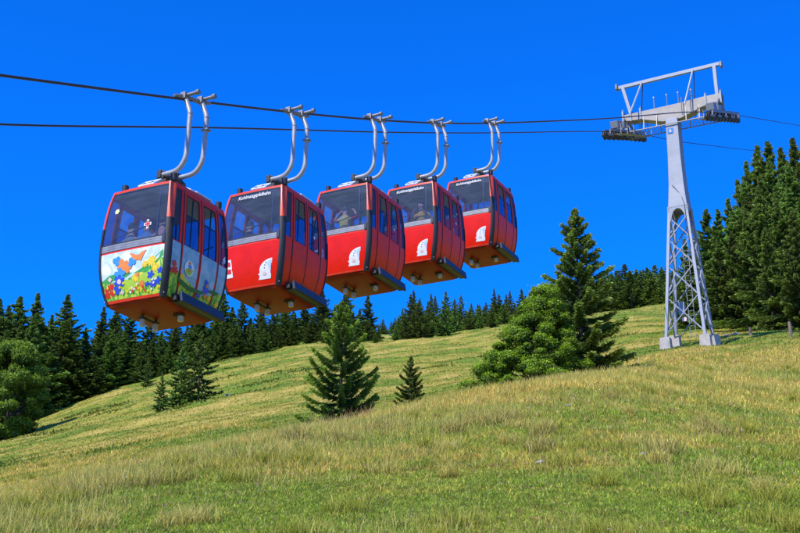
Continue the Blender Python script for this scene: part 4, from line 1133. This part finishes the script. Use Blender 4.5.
# little group on the far meadow
VARC = []
for q in range(3):
    cr, inf = spruce_mesh(6, [1.9, 1.6, 2.2][q], 300 + q, 80, 90, .5, .085, DK, (.10, .165, .018), low=.02, jag=.35, power=.9, up=.15)
    VARC.append((cr, trunk_mesh(6, .10)))
for px, r, top, lab, v, wd in ((198, 99, 331, 'tallest spruce of the small clump on the far meadow below the first cabin', 2, 1.0), (180, 100, 346, 'middle spruce of the small clump on the far meadow', 0, 1.05), (161, 97, 372, 'short pointed spruce at the left end of the small clump on the meadow', 1, .95),
                          (146, 146, 359, 'tiny lone spruce on the meadow in front of the left forest edge', 0, 1.0)):
    tree('spruce_tree', *VARC[v], 6, px, r, top, lab, wid=wd)
for px, r, top in ((158, 165, 368), (166, 172, 366), (174, 178, 367), (181, 180, 364)):
    tree('spruce_sapling', *VARC[2], 6, px, r, top, 'low spruce sapling in the row at the far top of the left meadow', 'low saplings on the far meadow', wid=1.3)

rf = random.Random(21)
def tips(group, label, pts, rfun, variants, Hm, wid):
    for px, top in pts:
        cr, tr = variants[rf.randrange(len(variants))]
        tree('spruce_tree', cr, tr, Hm, tip_px(px, top), rfun(px) + rf.uniform(-4, 4), top - 4, label, group, wid=wid * rf.uniform(.85, 1.2))
def forest(group, label, poly, rows, step, rbase, dr, jitter, variants, Hm, wid, xr, low_back=6):
    """rows of spruces whose tips follow the skyline poly (px,py)"""
    xs = [p[0] for p in poly]; ys = [p[1] for p in poly]; out = []
    for row in range(rows):
        x = xr[0] + rf.uniform(0, step)
        while x < xr[1]:
            sky = float(np.interp(x, xs, ys)); r = float(rbase(x)) + row * dr + rf.uniform(-.25, .25) * dr
            top = sky + rf.uniform(2, jitter) + (rows - 1 - row) * low_back
            cr, tr = variants[rf.randrange(len(variants))]
            tree('spruce_tree', cr, tr, Hm, tip_px(x, top), r, top, label, group, wid=wid * rf.uniform(.8, 1.25))
            x += step * rf.uniform(.65, 1.35)
skyL = [(-60, 300), (0, 306), (8, 304), (20, 303), (38, 299), (48, 318), (60, 314), (68, 303), (78, 324), (90, 333), (100, 318), (110, 309), (122, 312), (140, 322), (165, 318), (200, 312), (225, 300), (250, 304), (285, 300), (320, 296), (345, 298), (370, 300), (382, 318)]
edgeL = lambda x: float(np.interp(x, [-60, 30, 60, 100, 200, 300, 400], [145, 150, 160, 165, 170, 182, 195]))
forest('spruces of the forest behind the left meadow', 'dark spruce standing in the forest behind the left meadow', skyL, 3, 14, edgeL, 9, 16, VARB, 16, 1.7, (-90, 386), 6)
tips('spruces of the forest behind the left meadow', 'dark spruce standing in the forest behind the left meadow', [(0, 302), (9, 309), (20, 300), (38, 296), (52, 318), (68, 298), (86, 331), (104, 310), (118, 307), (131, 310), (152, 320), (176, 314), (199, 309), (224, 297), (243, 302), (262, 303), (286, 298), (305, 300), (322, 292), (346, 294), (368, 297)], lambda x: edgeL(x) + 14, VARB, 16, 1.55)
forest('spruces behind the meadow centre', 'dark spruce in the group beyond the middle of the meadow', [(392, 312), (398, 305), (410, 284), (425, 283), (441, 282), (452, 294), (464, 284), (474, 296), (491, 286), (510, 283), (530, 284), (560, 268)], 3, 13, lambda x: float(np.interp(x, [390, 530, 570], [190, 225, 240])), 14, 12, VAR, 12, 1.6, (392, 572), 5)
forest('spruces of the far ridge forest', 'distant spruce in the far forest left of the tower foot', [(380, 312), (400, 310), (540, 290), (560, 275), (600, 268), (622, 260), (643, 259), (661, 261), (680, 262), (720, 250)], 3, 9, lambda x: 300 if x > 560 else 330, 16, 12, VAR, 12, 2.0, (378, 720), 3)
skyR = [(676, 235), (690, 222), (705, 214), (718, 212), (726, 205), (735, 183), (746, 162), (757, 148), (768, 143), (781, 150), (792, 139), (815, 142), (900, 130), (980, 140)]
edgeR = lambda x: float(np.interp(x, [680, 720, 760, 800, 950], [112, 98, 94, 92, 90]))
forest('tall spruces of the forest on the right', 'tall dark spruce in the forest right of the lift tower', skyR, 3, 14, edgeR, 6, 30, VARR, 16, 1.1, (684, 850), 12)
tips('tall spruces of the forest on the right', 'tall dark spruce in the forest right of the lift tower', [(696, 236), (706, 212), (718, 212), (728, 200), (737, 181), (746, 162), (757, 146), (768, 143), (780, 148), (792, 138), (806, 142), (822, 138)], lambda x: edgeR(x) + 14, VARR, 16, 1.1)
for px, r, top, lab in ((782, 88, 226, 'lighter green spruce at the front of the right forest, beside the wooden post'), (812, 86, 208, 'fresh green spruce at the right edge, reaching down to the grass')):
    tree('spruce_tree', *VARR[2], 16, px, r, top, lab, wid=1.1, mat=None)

# ------------------------------------------------------------------ small things on the ground
for px, r, h, lab in ((757, 80, .55, 'short grey wooden post in the grass below the right forest'), (797.5, 76, .95, 'taller wooden fence post at the right edge of the meadow')):
    x, y = place(px, r); mb = MB(); mb.tube([(0, 0, -.2), (0, 0, h * .95), (.01, 0, h)], [.11, .10, .06], 8)
    o = mb.build('wooden_post', M['wood']); o.location = (x, y, hz(x, y)); tag(o, lab, 'post')
def stone(px, r, s, lab, grp=None, seed=0):
    g_ = random.Random(seed); bm = bmesh.new(); bmesh.ops.create_icosphere(bm, subdivisions=2, radius=s)
    for v in bm.verts: v.co = Vector((v.co.x * 1.25, v.co.y, v.co.z * .55)) * (1 + g_.uniform(-.18, .18))
    me = bpy.data.meshes.new('stone'); bm.to_mesh(me); bm.free(); x, y = place(px, r)
    o = link('stone', me, M['stone']); o.location = (x, y, hz(x, y) + s * .22); o.rotation_euler = (0, 0, g_.uniform(0, 6)); tag(o, lab, 'stone', grp)
for k, (px, r, s) in enumerate([(456, 20, .05), (432, 20.5, .04), (454, 17, .055), (568, 22, .05), (627, 24, .06), (617, 25, .05), (739, 20, .055), (730, 27, .05), (502, 19, .045), (347, 22, .06), (640, 14.5, .05), (538, 14, .06)]):
    stone(px, r, s, 'small pale stone lying in the grass of the near slope', 'small pale stones in the near grass', k)
for k, (px, r, s) in enumerate([(742, 82, .22), (732, 83, .16), (722, 72, .15)]):
    stone(px, r, s, 'pale bare rock in the grass below the right forest', 'bare rocks below the right forest', 40 + k)
stone(343, 105, .2, 'pale rock lying on the far meadow in the valley', None, 60); stone(228, 100, .28, 'broad pale rock on the far meadow below the spruce clump', None, 61)

# ------------------------------------------------------------------ light
SUN_AZ = rad(222); SUN_EL = rad(47)
w = bpy.data.worlds.new('World'); SC.world = w; w.use_nodes = True; nt = w.node_tree
for n in list(nt.nodes): nt.nodes.remove(n)
out = N(nt, 'OutputWorld'); bg = N(nt, 'Background', Strength=.115)
sky = N(nt, 'TexSky'); sky.sky_type = 'NISHITA'; sky.sun_disc = False; sky.sun_elevation = SUN_EL; sky.sun_rotation = SUN_AZ
sky.altitude = 1500; sky.air_density = 1.0; sky.dust_density = .15; sky.ozone_density = 3.0
g_ = N(nt, 'Gamma', Gamma=1.0)
c = mixc(nt, 1, sky.outputs[0], (.03, .99, 2.8), 'MULTIPLY')
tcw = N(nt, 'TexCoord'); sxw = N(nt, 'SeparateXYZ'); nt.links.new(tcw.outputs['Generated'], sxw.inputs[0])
hzn = ramp(nt, sxw.outputs['Z'], [(.0, (1, 1, 1)), (.17, (0, 0, 0))])      # pale haze added below the visible sky to light the shaded doors
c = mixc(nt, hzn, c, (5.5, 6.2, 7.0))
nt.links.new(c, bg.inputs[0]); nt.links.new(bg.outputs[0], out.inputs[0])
sl = bpy.data.lights.new('sun', 'SUN'); sl.energy = 5.0; sl.angle = rad(.5); sl.color = (1, .94, .84)
so = bpy.data.objects.new('sun', sl); COL.objects.link(so)
sd = Vector((math.sin(SUN_AZ) * math.cos(SUN_EL), math.cos(SUN_AZ) * math.cos(SUN_EL), math.sin(SUN_EL)))
so.rotation_euler = sd.to_track_quat('Z', 'Y').to_euler(); so.location = (0, -20, 60)
